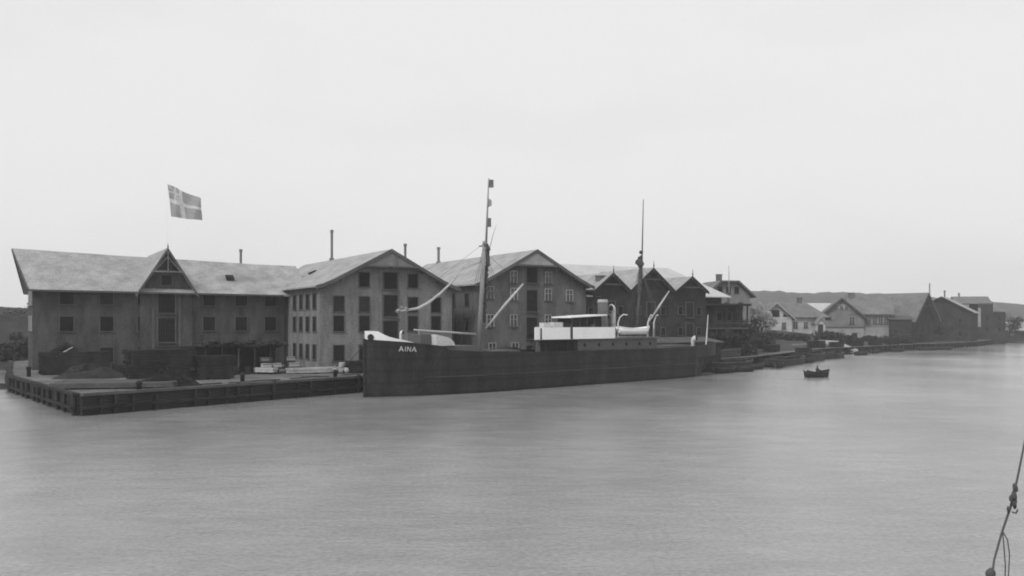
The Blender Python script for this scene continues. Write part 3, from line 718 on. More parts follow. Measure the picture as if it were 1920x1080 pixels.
J = [(0, 0, .1), (.02, 0, .35), (.05, 0, .55), (.06, 0, .63), (.07, 0, .74), (.03, .2, .5), (.22, .26, .32), (.45, .28, .38), (.03, -.2, .5), (.22, -.26, .32), (.45, -.28, .38), (.0, .12, .08), (.4, .14, .22), (.62, .13, -.05), (.0, -.12, .08), (.4, -.14, .22), (.62, -.13, -.05), (.08, 0, .86)]
E_ = [(0, 1), (1, 2), (2, 3), (3, 4), (2, 5), (5, 6), (6, 7), (2, 8), (8, 9), (9, 10), (0, 11), (11, 12), (12, 13), (0, 14), (14, 15), (15, 16), (4, 17)]
pr = person('person', 'person in dark clothes sitting at the oars of the small rowing boat', (39.2, 116.5, .55), R(28), J, E_,
            [.17, .17, .16, .07, .1, .09, .06, .045, .09, .06, .045, .1, .075, .05, .1, .075, .05, .09])
MB().lathe(.08, 0, [(.2, .9), (.2, .92), (.11, .93), (.1, 1.02)], 12).build('hat', M['cloth2'], pr)
# barges and boats along the right shore
def barge(label, loc, rz, L, B, H, deckm='goods', group='barges along the bank', cab=False, raise_=.35):
    t = thing('barge', label, 'barge', loc, rz, group)
    N = 11; vs = []
    for i in range(N):
        s_ = i / (N - 1); x = -L / 2 + L * s_; k = 1 - abs(2 * s_ - 1) ** 5 * .75; z = H + raise_ * (2 * s_ - 1) ** 4; bz = -.6 + .9 * abs(2 * s_ - 1) ** 5
        vs += [(x, -B / 2 * k, z), (x, -B / 2 * k * .94, bz), (x, B / 2 * k * .94, bz), (x, B / 2 * k, z)]
    fs = []
    for i in range(N - 1):
        for j in range(3): p = i * 4 + j; fs.append((p, p + 1, p + 5, p + 4))
    fs += [(0, 1, 2, 3), ((N - 1) * 4, (N - 1) * 4 + 1, (N - 1) * 4 + 2, (N - 1) * 4 + 3)]
    MB().add(vs, fs).build('hull', M['timber'], t)
    dk_ = MB(); 
    for i in range(N): v0, v3 = vs[i * 4], vs[i * 4 + 3]; dk_.v += [(v0[0], v0[1] * .96, v0[2] - .12), (v3[0], v3[1] * .96, v3[2] - .12)]
    dk_.f = [(2 * i, 2 * i + 1, 2 * i + 3, 2 * i + 2) for i in range(N - 1)]
    dk_.build('deck', M[deckm], t)
    rl_ = MB()
    for j in (0, 3): rl_.tube([Vector(vs[i * 4 + j]) + Vector((0, 0, .03)) for i in range(N)], .07, 6)
    rl_.build('gunwale', M['timberL'], t)
    if cab: MB().box(-L * .4, -L * .22, -B * .3, B * .3, H - .1, H + 1.1).box(-L * .41, -L * .21, -B * .33, B * .33, H + 1.103, H + 1.2).build('cabin', M['wallG'], t)
    for x, w_, h_ in ((-.05 * L, .25 * L, .7), (.22 * L, .14 * L, .5)): MB().box(x - w_ / 2, x + w_ / 2, -B * .3, B * .3, H - .1, H + h_ * .6).build('cargo_hatch', M['goods'], t)
    return t
barge('dark decked barge moored just astern of the steamship', (31.0, 131.8, 0), R(40), 12, 3.6, 1.25, cab=True)
barge('long low barge with pale rails lying off the hedge', (45.0, 150.5, 0), R(57), 19, 4.2, .95)
barge('dark barge with cabin moored below the white house', (54.6, 166.5, 0), R(58), 13, 4, 1.3, cab=True)
barge('pale-decked barge at the foot of the sloping jetty', (63.5, 180.0, 0), R(58), 11, 3.6, .9, 'timberL')
for i, (x, y, rz, L, lab) in enumerate(((29.5, 126.0, 40, 5, 'open dark boat under the steamship stern'), (36.5, 136.5, 48, 6, 'pale-gunwaled open boat lying outside the dark barge'), (75.5, 196.0, 45, 6.5, 'dark open boat moored below the house with the clipped gable'),
                                     (105, 229.0, 20, 7, 'far open boat with pale gunwale jutting out from the right bank'), (111, 233.5, 15, 6, 'farthest small open boat beside the long dark boathouse'), (33.0, 129.5, 30, 4.5, 'small dark boat nosing between the steamship stern and the dark barge'), (41.5, 141.5, 62, 5, 'dark open boat tucked against the long low barge'), (51.5, 158.0, 50, 5.5, 'dark open boat between the long low barge and the cabin barge'), (83.0, 207.5, 52, 6, 'dark open boat under the second timber stack of the right bank'), (93.0, 218.5, 40, 6, 'dark open boat under the middle timber stacks of the right bank'))):
    boat('open_boat', lab, 'boat', (x, y, 0), R(rz), L, 1.7, .6, 'dark', 'timberL', .3, group='open boats along the bank')
# floating boom at far left
o = thing('floating_walkway', 'low dark floating log walkway crossing the inlet at the far left', 'walkway', (-64, 96.5, 0), R(2))
mb = MB()
for k in range(3): mb.tube([(-26, -.5 + k * .5, .12), (13.6, -.5 + k * .5, .12)], .27, 8)
mb.build('logs', M['timber'], o); MB().box(-26, 13.4, -.6, .6, .4, .5).build('boards', M['timber'], o)

# ------------------------------------------------------------------ town on the right bank
def hwin(t, xs, zs, y=0, w_=.9, h_=1.4, kind='sash', x=None):
    for q in xs:
        for z in zs: window(t, q, y, z, w_, h_, kind=kind)
# tall hipped house behind
h = thing('tall_house', 'tall grey house with a broad gabled slate roof and square chimney, behind the dark gables', 'house', (40.6, 189, 1.5), R(8))
MB().prism([(0, -.5), (9.4, -.5), (9.4, 11.4), (6.4, 13.85), (3.0, 13.85), (0, 11.4)], 0, 9).build('wall', M['wallM'], h)
MB().prism([(-1.0, 10.75), (2.85, 14.05), (6.55, 14.05), (10.4, 10.75), (10.4, 10.98), (6.65, 14.28), (2.75, 14.28), (-1.0, 10.98)], -1.0, 9.7).build('roof', M['roofD'], h)
MB().prism([(-1.05, 10.6), (2.85, 13.9), (6.55, 13.9), (10.45, 10.6), (10.45, 11.0), (6.7, 14.3), (2.7, 14.3), (-1.05, 11.0)], -1.08, -1.005).build('bargeboard', M['trim'], h)
chimney(h, 3.6, 2.5, 14.0, 15.6, .5, False)
hwin(h, (2.9, 4.7, 6.5), (12.3,), 0, .9, 1.3, 'shutter'); hwin(h, (1.6, 4.3, 7.4), (9.0, 5.8), 0, .9, 1.4, 'shutter')
# dark flat-roofed open shed
h = thing('open_gallery_shed', 'dark two-storey shed with a flat roof on posts, in front of the tall grey house', 'shed', (34.5, 153.5, 1.5), R(18))
MB().box(-.5, 6.6, -.6, 5.5, 8.4, 8.75).build('roof', M['dark'], h)
MB().box(.3, 6.2, 1.6, 5, -.3, 8.38).build('wall', M['wallG'], h)
MB().box(0, 6.3, -.2, 5.2, 4.4, 4.65).build('gallery_floor', M['timberL'], h)
for x in (0, 2.1, 4.2, 6.1): MB().box(x, x + .2, 0, .2, -.3, 8.39).build('post', M['timber'], h)
MB().box(0, 6.3, -.05, .05, 5.4, 5.5).build('handrail', M['timberL'], h)
hwin(h, (1.6, 3.5, 5.2), (6.6,), 1.6, kind='shutter')
o = thing('mast_pole', 'tall thin pole with a slender topmast, standing before the tall grey house', 'pole', (38.2, 160, 1.5))
MB().tube([(0, 0, -.5), (0, 0, 10.8)], [.24, .2], 10).build('pole', M['mastd'], o, True); MB().tube([(.12, 0, 9.8), (.06, 0, 15.6)], [.12, .04], 8).build('topmast', M['mastm'], o, True)
# pale-roofed house behind
h = thing('pale_roofed_house', 'long low house with a pale roof, behind the white house', 'house', (74, 262, 3.2), R(4))
MB().box(0, 24, 0, 9, -1.5, 5.6).build('wall', M['wallM'], h); hip(h, 24, 9, 5.75, 9.6, .8, 3, 2.5, 'roofL'); hwin(h, (2, 5, 8, 16, 19), (3.6,))
# white house
h = thing('white_house', 'white plastered house with a pale-edged front gable and small porch, above the hedge', 'house', (62.6, 230, 4.1), R(6))
MB().box(7.6, 18.2, 1.2, 8.2, -2, 4.3).build('wing_wall', M['wallL'], h)
r_ = MB()
hip(h, 18.4, 7.6, 4.35, 8.0, .7, 0, 3.6, 'roofD', 'wing_roof').location = (0, 1.0, 0)
gable(h, 0, 8.8, 0, 8.2, -2, 4.2, 7.9, 'y', ov=.8, og=.9, ogb=.3, mw='wallL', mr='roofD', barge='trimL', names=('gable_wall', 'gable_roof', 'bargeboard'))
hwin(h, (2.1, 6.6), (2.1,), 0, 1.0, 1.7); window(h, 4.4, 0, 5.25, 1.9, 1.6, kind='shutter')
for x in (1.7, 7.1): MB().prism([(x - .7, 4.4), (x + .7, 4.4), (x + (.6 if x < 4 else -.6), 5.3)], -.06, -.004).build('gable_light', M['shutter'], h)
MB().box(.02, 8.78, -.1, -.004, 4.05, 4.2).build('string_course', M['cream'], h)
window(h, 10.2, 1.2, 2.3, 1.1, 1.7, kind='sash'); window(h, 12.9, 1.2, 2.3, 1.0, 1.5, kind='sash')
chimney(h, 13.0, 5.2, 7.5, 9.3, .5, False)
gable(h, 14.6, 17.2, -.9, 1.19, -2, 2.9, 4.3, 'y', ov=.35, og=.4, ogb=0, mw='wallL', mr='roofD', barge='trimL', names=('porch_wall', 'porch_roof', 'porch_bargeboard'))
door(h, 15.9, -.9, -.2, 2.4, 1.1, 'dark')
MB().box(-.05, 8.85, -.12, -.004, -2, -.2).build('plinth', M['trimL'], h)
# house with clipped gable
h = thing('clipped_gable_house', 'large grey house with a clipped front gable over pale ground-floor walls', 'house', (83.5, 247, 1.2), R(-14))
gable(h, 0, 11.8, 0, 10, 4.6, 7.4, 12.4, 'y', ov=.9, og=1.2, ogb=0, mw='wallM', mr='roofD', names=('upper_wall', 'gable_roof', 'bargeboard'))
MB().box(.1, 11.7, .1, 10, -2, 4.597).build('ground_floor_wall', M['wallP'], h)
MB().prism([(3.4, 9.3), (8.4, 9.3), (7.0, 10.9), (4.8, 10.9)], -.1, -.004).build('gable_panel', M['trimL'], h)
for x in (4.6, 5.9, 7.2): window(h, x, -.1, 10.05, .7, .9, kind='sash')
MB().box(11.8, 18.1, .9, 5, -2, 4.5).build('ground_floor_wall', M['wallP'], h)
MB().box(0, 11.8, -.12, -.004, 4.5, 4.7).build('string_course', M['trim'], h)
hwin(h, (8.6,), (6.3,), 0, 1.3, 2.0); window(h, 2.4, 0, 7.0, 1.6, .8)
hwin(h, (3.2, 9.3), (2.0,), .1, 1.2, 2.0, 'shutter')
MB().box(11.8, 18.2, 1.0, 10, -2, 8.5).build('wing_wall', M['wallM'], h)
for x in (13.0, 14.5, 16.0, 17.4): window(h, x, 1.0, 6.6, 1.0, 2.2, kind='sash')
window(h, 15.2, 1.0, 2.4, 1.4, 1.2)
gable(h, 7.8, 18.4, 1.0, 15, 8.3, 8.6, 13.3, 'x', ov=1.0, og=0, ogb=1.0, mw='wallM', mr='roofD', barge=None, names=('attic_wall', 'wing_roof', 'b'))
chimney(h, 9.2, 7.2, 12.0, 14.0, .75, False)
# big dark boathouse with an end gable
h = thing('dark_boathouse', 'dark boathouse with a long grey roof and a shadowy end gable facing the water', 'boathouse', (100, 258, 1.2), R(-50))
gable(h, 0, 14.0, 0, 13, -2, 7.0, 13.9, 'x', ov=1.0, og=.2, ogb=1.6, mw='wallG', mr='roofD', barge=None)
for y in (3.2, 6.5, 9.8): 
    MB().box(14.0, 14.06, y - .6, y + .6, 3.2, 5.2).build('window', M['shutter2'], h)
MB().box(14.0, 14.07, 4.4, 8.6, -.5, 2.6).build('boat_door', M['dark'], h)
MB().beam((15.64, -1, 6.0), (15.64, 6.5, 13.9), .08, .5).beam((15.64, 14, 6.0), (15.64, 6.5, 13.9), .08, .5).beam((15.5, 4.2, 10.4), (15.5, 8.8, 10.4), .1, .2).build('bargeboard', M['trim'], h)
for x in (2.5, 6, 9.0): window(h, x, 0, 4.4, 1.1, 1.3)
h = thing('dark_annex', 'low black lean-to shed against the grey roofed boathouse', 'shed', (101.0, 242.5, 1.2), R(-14))
MB().box(0, 5.5, 0, 5, -2, 6.6).build('wall', M['wallG'], h); MB().prism([(-.5, 6.65), (5.2, 7.6), (5.2, 7.8), (-.5, 6.85)], -.4, 5.9, 'x').build('roof', M['trim'], h)
window(h, 1.5, 0, 3.6, 1, 1.2); door(h, 3.7, 0, -.3, 2.6, 2.0, 'dark')
# dark gabled house with a pale right slope
h = thing('dark_gabled_house', 'black-boarded house with a wide low front gable and pale right roof slope', 'house', (121.5, 275, 1.2), R(-33))
gable(h, 0, 16.0, 0, 15, -2, 9.0, 13.4, 'y', ov=.8, og=.8, ogb=.5, mw='wallG', mr='roof', barge='dark')
for x in (3, 8, 13):
    for z in (6.4, 2.6): window(h, x, 0, z, 1.0, 1.5)
chimney(h, 8.0, 6.5, 12.9, 15.6, .22)
# overhanging loft building
h = thing('loft_building', 'narrow dark waterside building with a jutting hoist roof and pale corner post', 'storehouse', (152.6, 297, 1.1), R(-10))
MB().box(0, 4.6, 0, 9, -2, 12.4).build('wall', M['wallG'], h)
MB().box(-.05, .75, -.5, -.06, 4.5, 10.8).build('corner_post', M['trimL'], h)
gable(h, -5.6, 3.4, .6, 8.0, 12.2, 12.42, 14.4, 'x', ov=.7, og=1.2, ogb=1.0, mw='wallG', mr='roofD', barge='trim', names=('loft_wall', 'roof', 'bargeboard'))
MB().box(4.6, 8.6, .5, 8.5, -2, 9.4).build('side_wall', M['wallG'], h); MB().prism([(0, 9.42), (9, 11.2), (9, 11.4), (0, 9.62)], 4.55, 9.0, 'x').build('side_roof', M['roofD'], h)
for z in (7.4, 3.8): window(h, 2.8, 0, z, 1.1, 1.6); window(h, 6.7, .5, z, 1.0, 1.4)
# farther roofs at the right margin
for i, (x, y, rz, L, D, ze, zr, mw_, mr_, lab) in enumerate(((174, 320, -30, 10, 8, 3.0, 5.6, 'wallG', 'roof', 'small far shed with a grey sloping roof at the right margin'),
                                                          (193, 348, -12, 12, 9, 2.6, 5.4, 'wallG', 'roofD', 'farthest small dark house at the right margin among dark trees'),
                                                          (66, 300, 10, 22, 10, 8, 11.5, 'wallM', 'roofD', 'distant dim roof between the tall grey house and the white house'))):
    h = thing('distant_house', lab, 'house', (x, y, 1.5), R(rz), 'distant houses')
    gable(h, 0, L, 0, D, -1, ze, zr, 'x', ov=.6, og=.5, ogb=.5, mw=mw_, mr=mr_, barge=None); hwin(h, (L * .25, L * .7), (ze * .55,)); chimney(h, L * .4, D / 2, zr - .3, zr + 1.2, .4, False)
for px, top, D, r, lab in ((1743, 531, 292, .2, 'distant bare pole rising behind the dark gabled house'), (1798, 549, 296, .3, 'short distant stack rising behind the pale roof slope')):
    o = thing('distant_pole', lab, 'pole', ((px - 960) / 1700 * D, D, 1.5)); hgt = 7 + (605 - top) / 1700 * D - 1.5
    MB().tube([(0, 0, -.5), (0, 0, hgt)], [r * 1.3, r], 8).build('shaft', M['mastm'], o)

# far bank of the inlet: sheds at the left margin
for x, y, rz, L, D, ze, zr, lab in ((-86, 137, 20, 12, 9, 3.0, 6.9, 'dark shed with a weathered sloping roof across the inlet, far left'), (-108, 150, -5, 16, 9, 4.6, 7.6, 'larger dark shed at the left margin beyond the inlet'), (-82, 168, 10, 14, 9, 5, 8.0, 'dim shed roof behind the first one, beside the long dark warehouse')):
    h = thing('waterside_shed', lab, 'shed', (x, y, 1.1), R(rz), 'sheds across the inlet')
    gable(h, 0, L, 0, D, -1, ze, zr, 'x', ov=.6, og=.6, ogb=.6, mw='wallG', mr='shedroof', barge='trimL'); door(h, L * .5, 0, -.1, 2.4, 2.0, 'dark'); window(h, L * .2, 0, 1.8, .9, 1.0); window(h, L * .82, 0, 1.8, .9, 1.0)

# ------------------------------------------------------------------ trees, hedges, shrubs
def crown(mb, c_, r, n, size, rnd):
    lumps = [(Vector((rnd.gauss(0, .45) * r[0], rnd.gauss(0, .45) * r[1], rnd.uniform(-.6, .75) * r[2])), rnd.uniform(.3, .55)) for _ in range(11)]
    for _ in range(n):
        l_, q = rnd.choice(lumps); d = Vector((rnd.gauss(0, 1), rnd.gauss(0, 1), rnd.gauss(0, 1))).normalized() * q * rnd.uniform(.5, 1.05)
        p = Vector(c_) + l_ + Vector((d.x * r[0], d.y * r[1], d.z * r[2])); a_ = Vector((rnd.gauss(0, 1), rnd.gauss(0, 1), rnd.gauss(0, 1))).normalized(); b_ = a_.orthogonal().normalized(); s_ = size * rnd.uniform(.6, 1.4)
        cc = a_.cross(b_); k = len(mb.v); mb.v += [tuple(p + b_ * s_), tuple(p + cc * s_ * .6), tuple(p - b_ * s_), tuple(p - cc * s_ * .6)]; mb.f.append((k, k + 1, k + 2, k + 3))
def tree(label, x, y, z, hgt, r, m='leaf', n=1500, seed=1, group='trees by the houses', size=.22):
    rnd = random.Random(seed); t = thing('tree', label, 'tree', (x, y, z), 0, group)
    tr_ = MB(); tr_.tube([(0, 0, -.3), (.1, .05, hgt * .35), (.05, 0, hgt * .75)], [hgt * .035, hgt * .025, hgt * .012], 8)
    for k in range(6):
        a2 = k * 1.1 + rnd.random(); z0 = hgt * rnd.uniform(.28, .55); tr_.tube([(0.05, 0, z0), (math.cos(a2) * r * .35, math.sin(a2) * r * .35, z0 + hgt * .14), (math.cos(a2) * r * .7, math.sin(a2) * r * .7, z0 + hgt * .3)], [hgt * .015, hgt * .01, .02], 5)
    tr_.build('trunk', M['bark'], t)
    cm = MB(); crown(cm, (0, 0, hgt * .62), (r, r, hgt * .42), n, size, rnd); cm.build('crown', M[m], t)
tree('dark leafy tree directly right of the flat-roofed shed', 43.5, 168, 2.0, 6.0, 3.0, seed=2)
tree('dark bushy tree in front of the flat-roofed shed', 35.5, 148.5, 1.5, 4.2, 2.4, seed=3)
tree('pale blossoming tree between flat-roofed shed and white house, left one', 55.5, 208, 3.5, 7.5, 2.2, 'leafL', seed=4)
tree('pale blossoming tree touching the left corner of the white house', 60.0, 214, 3.5, 6.6, 2.8, 'leafL', seed=5)
tree('dark tree low to the left of the pale blossoming trees', 47.5, 192, 2.6, 4.2, 3.0, seed=6)
tree('dark tree against the hill above the pale blossoming trees', 60, 250, 3.5, 9.5, 3.5, seed=7)
tree('dark tree behind the dark boathouse and annex', 122, 262, 1.5, 6.5, 3.2, seed=8)
tree('dark tree among the roofs near the right margin', 169, 305, 1.5, 7.5, 4.2, seed=9)
tree('dark tree at the extreme right margin', 185, 325, 1.5, 6.5, 4.5, seed=10)
tree('tallest dark tree behind the far right house', 200, 365, 1.5, 9.5, 5, seed=12)
tree('dark tree across the inlet beside the weathered shed', -93, 147, 1.1, 7.5, 3.6, seed=13, group='trees across the inlet')
tree('dark tree at the far left beyond the inlet', -74, 141, 1.1, 5.0, 3.0, seed=14, group='trees across the inlet')
tree('tall dim tree behind the sheds across the inlet', -96, 185, 1.1, 10, 5.0, seed=15, group='trees across the inlet')
def hedge(label, a, b, wd, hgt, n, seed, group='hedges above the bank'):
    rnd = random.Random(seed); t = thing('hedge', label, 'hedge', (a[0], a[1], a[2]), 0, group); mb = MB(); A = Vector(a); B = Vector(b)
    for _ in range(n):
        s_ = rnd.random(); p = (B - A) * s_ + Vector((rnd.gauss(0, wd / 3), rnd.gauss(0, wd / 3), abs(rnd.uniform(0, 1)) * hgt * (.75 + .25 * math.sin(s_ * 23 + seed))))
        q = Vector((rnd.gauss(0, 1), rnd.gauss(0, 1), rnd.gauss(0, 1))).normalized(); u = q.orthogonal().normalized(); c2 = q.cross(u); z_ = .24 * rnd.uniform(.6, 1.4); k = len(mb.v)
        mb.v += [tuple(p + u * z_), tuple(p + c2 * z_), tuple(p - u * z_), tuple(p - c2 * z_)]; mb.f.append((k, k + 1, k + 2, k + 3))
    mb.build('foliage', M['leaf'], t)
    st = MB()
    for k in range(14):
        s_ = (k + .5) / 14; p = (B - A) * s_; st.tube([p + Vector((0, 0, -.4)), p + Vector((rnd.uniform(-.2, .2), 0, hgt * .6))], .04, 5)
    st.build('stems', M['bark'], t)
hedge('thick dark hedge below the white house', (56, 208, 2.6), (70, 216, 2.8), 2.2, 1.7, 3500, 3)
hedge('dark hedge along the bank left of the white house', (43, 172, 2.0), (54, 190, 2.4), 2.2, 2.8, 3500, 5)
hedge('dark hedge under the clipped-gable house', (84, 238, 1.9), (104, 238, 1.6), 2.0, 1.9, 3500, 9)
hedge('dark garden hedge beside the white house porch', (74, 219, 2.9), (82, 226, 2.4), 2.0, 2.2, 2200, 11)
hedge('long dark hedge at the right margin before the far sheds', (160, 308, 1.5), (215, 372, 1.5), 4.0, 4.5, 6000, 17)
hedge('dark scrub across the inlet at the left margin', (-100, 136, 1.0), (-72, 138, 1.0), 3.0, 3.4, 4500, 19, 'hedges across the inlet')
hedge('dark undergrowth behind the steamship stern', (30, 141, 1.5), (41, 156, 1.5), 2.0, 2.2, 3000, 13)
# sloping jetty and path below the white house
o = thing('slipway', 'pale sloping plank slipway running down to the water below the white house', 'slipway', (0, 0, 0))
MB().add([(73, 216, 2.9), (76, 212, 2.8), (77.5, 203, 1.0), (74.0, 203.5, 1.0), (73, 216, 2.6), (76, 212, 2.5), (77.5, 203, .2), (74.0, 203.5, .2)], [(0, 1, 2, 3), (7, 6, 5, 4), (0, 4, 5, 1), (1, 5, 6, 2), (2, 6, 7, 3), (3, 7, 4, 0)]).build('planking', M['plank'], o)
tag(MB().add([(62, 200, gh(62, 200) + .1), (74, 212.5, gh(74, 212.5) + .2), (75, 216, gh(75, 216) + .2), (63, 204, gh(63, 204) + .1), (62, 200, 1), (74, 212.5, 1), (75, 216, 1), (63, 204, 1)], [(0, 1, 2, 3), (7, 6, 5, 4), (0, 4, 5, 1), (1, 5, 6, 2), (2, 6, 7, 3), (3, 7, 4, 0)]).build('path', M['quay']), kind='structure')
# fence
def fence(label, a, b, h_, m='trim', group='fences on the right bank'):
    t = thing('picket_fence', label, 'fence', (a[0], a[1], a[2]), 0, group); A = Vector(a); B = Vector(b); d_ = B - A; n = int(d_.length / 2)
    MB().beam((0, 0, h_ * .3), d_ + Vector((0, 0, h_ * .3)), .06, .1).beam((0, 0, h_ * .85), d_ + Vector((0, 0, h_ * .85)), .06, .1).build('rail', M[m], t)
    pk = MB(); k = int(d_.length / .28)
    for i in range(k): p = d_ * (i / k); pk.box(p.x - .05, p.x + .05, p.y - .08, p.y - .05, p.z, p.z + h_)
    pk.build('pickets', M[m], t)['kind'] = 'stuff'
fence('grey picket fence along the quay right of the dark gables', (29, 136, 1.5), (37, 146.5, 1.5), 1.4, 'timberL')
fence('dim board fence before the dark gabled house', (118, 262, 1.5), (140, 287, 1.5), 1.6)

# ------------------------------------------------------------------ things on the wharf
def gp(px, py, z=GZ): Y = (7 - z) * 1700 / (py - 605); return ((px - 960) / 1700 * Y, Y, z)
QA = math.atan2(91.6 - 68.2, -15.2 + 32.5)
def plank_stack(label, loc, rz, L, B, H, m='plank', group='timber stacks on the wharf', layers=None, rnd=random.Random(5)):
    t = thing('plank_stack', label, 'timber stack', loc, rz, group); layers = layers or max(2, int(H / .22)); mb = MB()
    n = max(3, int(B / .3))
    for j in range(layers):
        for k in range(n):
            y0 = -B / 2 + B * k / n; j_ = rnd.uniform(-.25, .25); mb.box(-L / 2 + j_, L / 2 + j_ * .5, y0 + .01, y0 + B / n - .02, .12 + j * H / layers, .12 + (j + .82) * H / layers + rnd.uniform(-.01, .02))
    mb.build('planks', M[m], t)
    b2 = MB()
    for x in (-.35, 0, .35): b2.box(L * x - .1, L * x + .1, -B / 2, B / 2, 0, .118)
    b2.build('bearers', M['timber'], t); return t
plank_stack('broad low pale plank stack at the left front of the wharf', (-33.6, 77.5, GZ), R(12), 9.5, 5.0, .42, 'timberL')
plank_stack('long pale plank stack beside the corner of the grey warehouse', (-21.3, 98.6, GZ), R(32), 6.0, 1.3, .55, 'crate')
plank_stack('short slanting pale plank stack beneath the white crates', (-26.4, 97.2, GZ + .1), R(-20), 2.4, 1.1, .5, 'crate')
plank_stack('tall dark timber stack at the left warehouse corner', (-47.0, 97.5, GZ), TH, 6.5, 3.0, 2.3, 'goods')
plank_stack('second dark timber stack, right beside the tallest one', (-40.5, 98.5, GZ), TH, 5.0, 2.6, .9, 'goods')
plank_stack('dark timber stack under the centre loading gable', (-36.6, 100, GZ), TH, 4.5, 2.2, 2.8, 'goods')
plank_stack('low dark timber stack beside the open goods shed', (-29.8, 88.5, GZ), TH, 4.2, 1.8, .8, 'goods')
plank_stack('dark stack of timber by the ship bow', (-16.6, 100.0, GZ), TH, 3.2, 2.0, 1.2, 'goods')
for i, (q, L_, h_) in enumerate(((.04, 6, 1.5), (.2, 5, 1.1), (.36, 7, 1.6), (.55, 5, 1.0), (.72, 6.5, 1.5), (.9, 5, 1.2))):
    plank_stack(('first', 'second', 'third', 'fourth', 'fifth', 'sixth')[i] + ' dark timber stack along the right bank, counting away from the slipway', (66 + 44 * q - 1.8, 193 + 47 * q + 1.7, 1.5), R(46.9), L_, 1.6, h_, 'goods', 'timber stacks on the right bank')
for i, (x, y) in enumerate(((32.0, 140.2), (36.0, 146.0), (41.5, 155.0), (50.0, 170.0))):
    plank_stack(('nearest', 'second', 'third', 'farthest')[i] + ' dark stack on the bank edge between the steamship stern and the slipway', (x - 1.2, y + .6, 1.5), R(58), 5.5, 1.8, 1.0 + .3 * (i % 2), 'goods', 'timber stacks behind the barges')
def heap(name, label, cat, loc, r, h_, m, seed):
    rnd = random.Random(seed); n, mm = 30, 9; vs = [(0, 0, h_)]; ph = [rnd.uniform(0, 6) for _ in range(4)]
    for j in range(1, mm + 1):
        s_ = j / mm
        for i in range(n):
            a_ = 2 * math.pi * i / n; rr_ = s_ * (1 + .12 * math.sin(3 * a_ + ph[0]) + .08 * math.sin(5 * a_ + ph[1])); vs.append((r[0] * rr_ * math.cos(a_), r[1] * rr_ * math.sin(a_), max(-.1, h_ * (1 - s_ ** 2.2) * (.75 + .25 * math.sin(2.0 * a_ + ph[2] + 3 * s_)) + rnd.uniform(-.2, .2) * h_ * (1 - s_))))
    fs = [(0, 1 + i, 1 + (i + 1) % n) for i in range(n)] + [(1 + (j - 1) * n + i, 1 + j * n + i, 1 + j * n + (i + 1) % n, 1 + (j - 1) * n + (i + 1) % n) for j in range(1, mm) for i in range(n)]
    o = MB().add(vs, fs).build(name, M[m]); o.location = loc; return tag(o, label, cat, kind='thing')
heap('coal_heap', 'large black coal heap at the wharf edge below the loading gable', 'coal heap', (-30.4, 79.8, GZ), (2.8, 3.4), 1.5, 'coal', 3)
plank_stack('black weathered timber stack just behind the front coal heap', (-33.6, 86.0, GZ), R(35), 5.5, 2.4, 2.9, 'goods')
plank_stack('short black timber stack between the front coal heap and the goods shed', (-29.0, 88.5, GZ), R(30), 3.4, 1.8, 2.2, 'goods')
heap('coal_heap', 'long low dark heap behind the front coal heap', 'coal heap', (-34.0, 91.5, GZ), (4.0, 3.0), 1.6, 'goods', 4)
heap('coal_heap', 'dark heap beside the left timber stacks', 'coal heap', (-42.5, 91.0, GZ), (3.6, 2.6), 1.3, 'goods', 8)
heap('spoil_heap', 'small dark heap near the foot of the grey warehouse wall', 'heap', (-19.2, 103.0, GZ), (1.6, 1.2), .8, 'goods', 9)
# open goods shed
s_ = thing('open_goods_shed', 'dark open-fronted goods shed with a ragged flat roof, in the corner between the warehouses', 'shed', (-32.2, 94.8, GZ), TH)
rfm = MB()
for k in range(9): rfm.box(-.4 + k * 1.02, .6 + k * 1.02, -.6, 4.6, 2.95 + .07 * math.sin(k * 2.3), 3.12 + .09 * math.sin(k * 1.7))
rfm.build('roof', M['dark'], s_)
tp_ = MB()
for k in range(14): tp_.blob((.2 + k * .62, -.1 + .5 * math.sin(k), 3.25 + .15 * math.sin(k * 1.9)), .5, (1.1, 1.4, .7), 1, .3)
tp_.build('canvas_cover', M['goods'], s_)
MB().box(0, 8.6, 4.3, 4.45, -.1, 2.9).build('back_wall', M['wallG'], s_)
for x in (0, 1.7, 3.4, 5.1, 6.8, 8.45): MB().box(x, x + .16, -.4, -.24, -.1, 2.9).build('post', M['timberL'] if x in (3.4,) else M['timber'], s_)
def barrel(label, loc, r=.33, h_=.85, lie=False, m='goods', rz=0, group='barrels on the wharf'):
    t = thing('barrel', label, 'barrel', loc, rz, group)
    b_ = MB().lathe(0, 0, [(r * .82, 0), (r * .95, h_ * .2), (r, h_ * .5), (r * .95, h_ * .8), (r * .82, h_)], 14).build('staves', M[m], t, True)
    b2 = MB()
    for q in (.12, .34, .66, .88): b2.lathe(0, 0, [(r * (.9 + .1 * math.sin(math.pi * q)) + .006, h_ * q - .02), (r * (.9 + .1 * math.sin(math.pi * q)) + .006, h_ * q + .02)], 14)
    b2.build('hoops', M['iron'], t)
    if lie: t.rotation_euler = (R(90), 0, rz); t.location.z += r
    return t
spots = [(-30.9, 95.0, 0), (-30.0, 95.6, 0), (-29.1, 96.1, 0), (-28.2, 96.7, 0), (-30.5, 96.0, 0), (-29.6, 96.6, 0)]
for i, (x, y, z) in enumerate(spots): barrel(('front leftmost', 'front second', 'front third', 'front rightmost', 'rear left', 'rear right')[i] + ' dark upright barrel standing under the open goods shed', (x, y, GZ), rz=i)
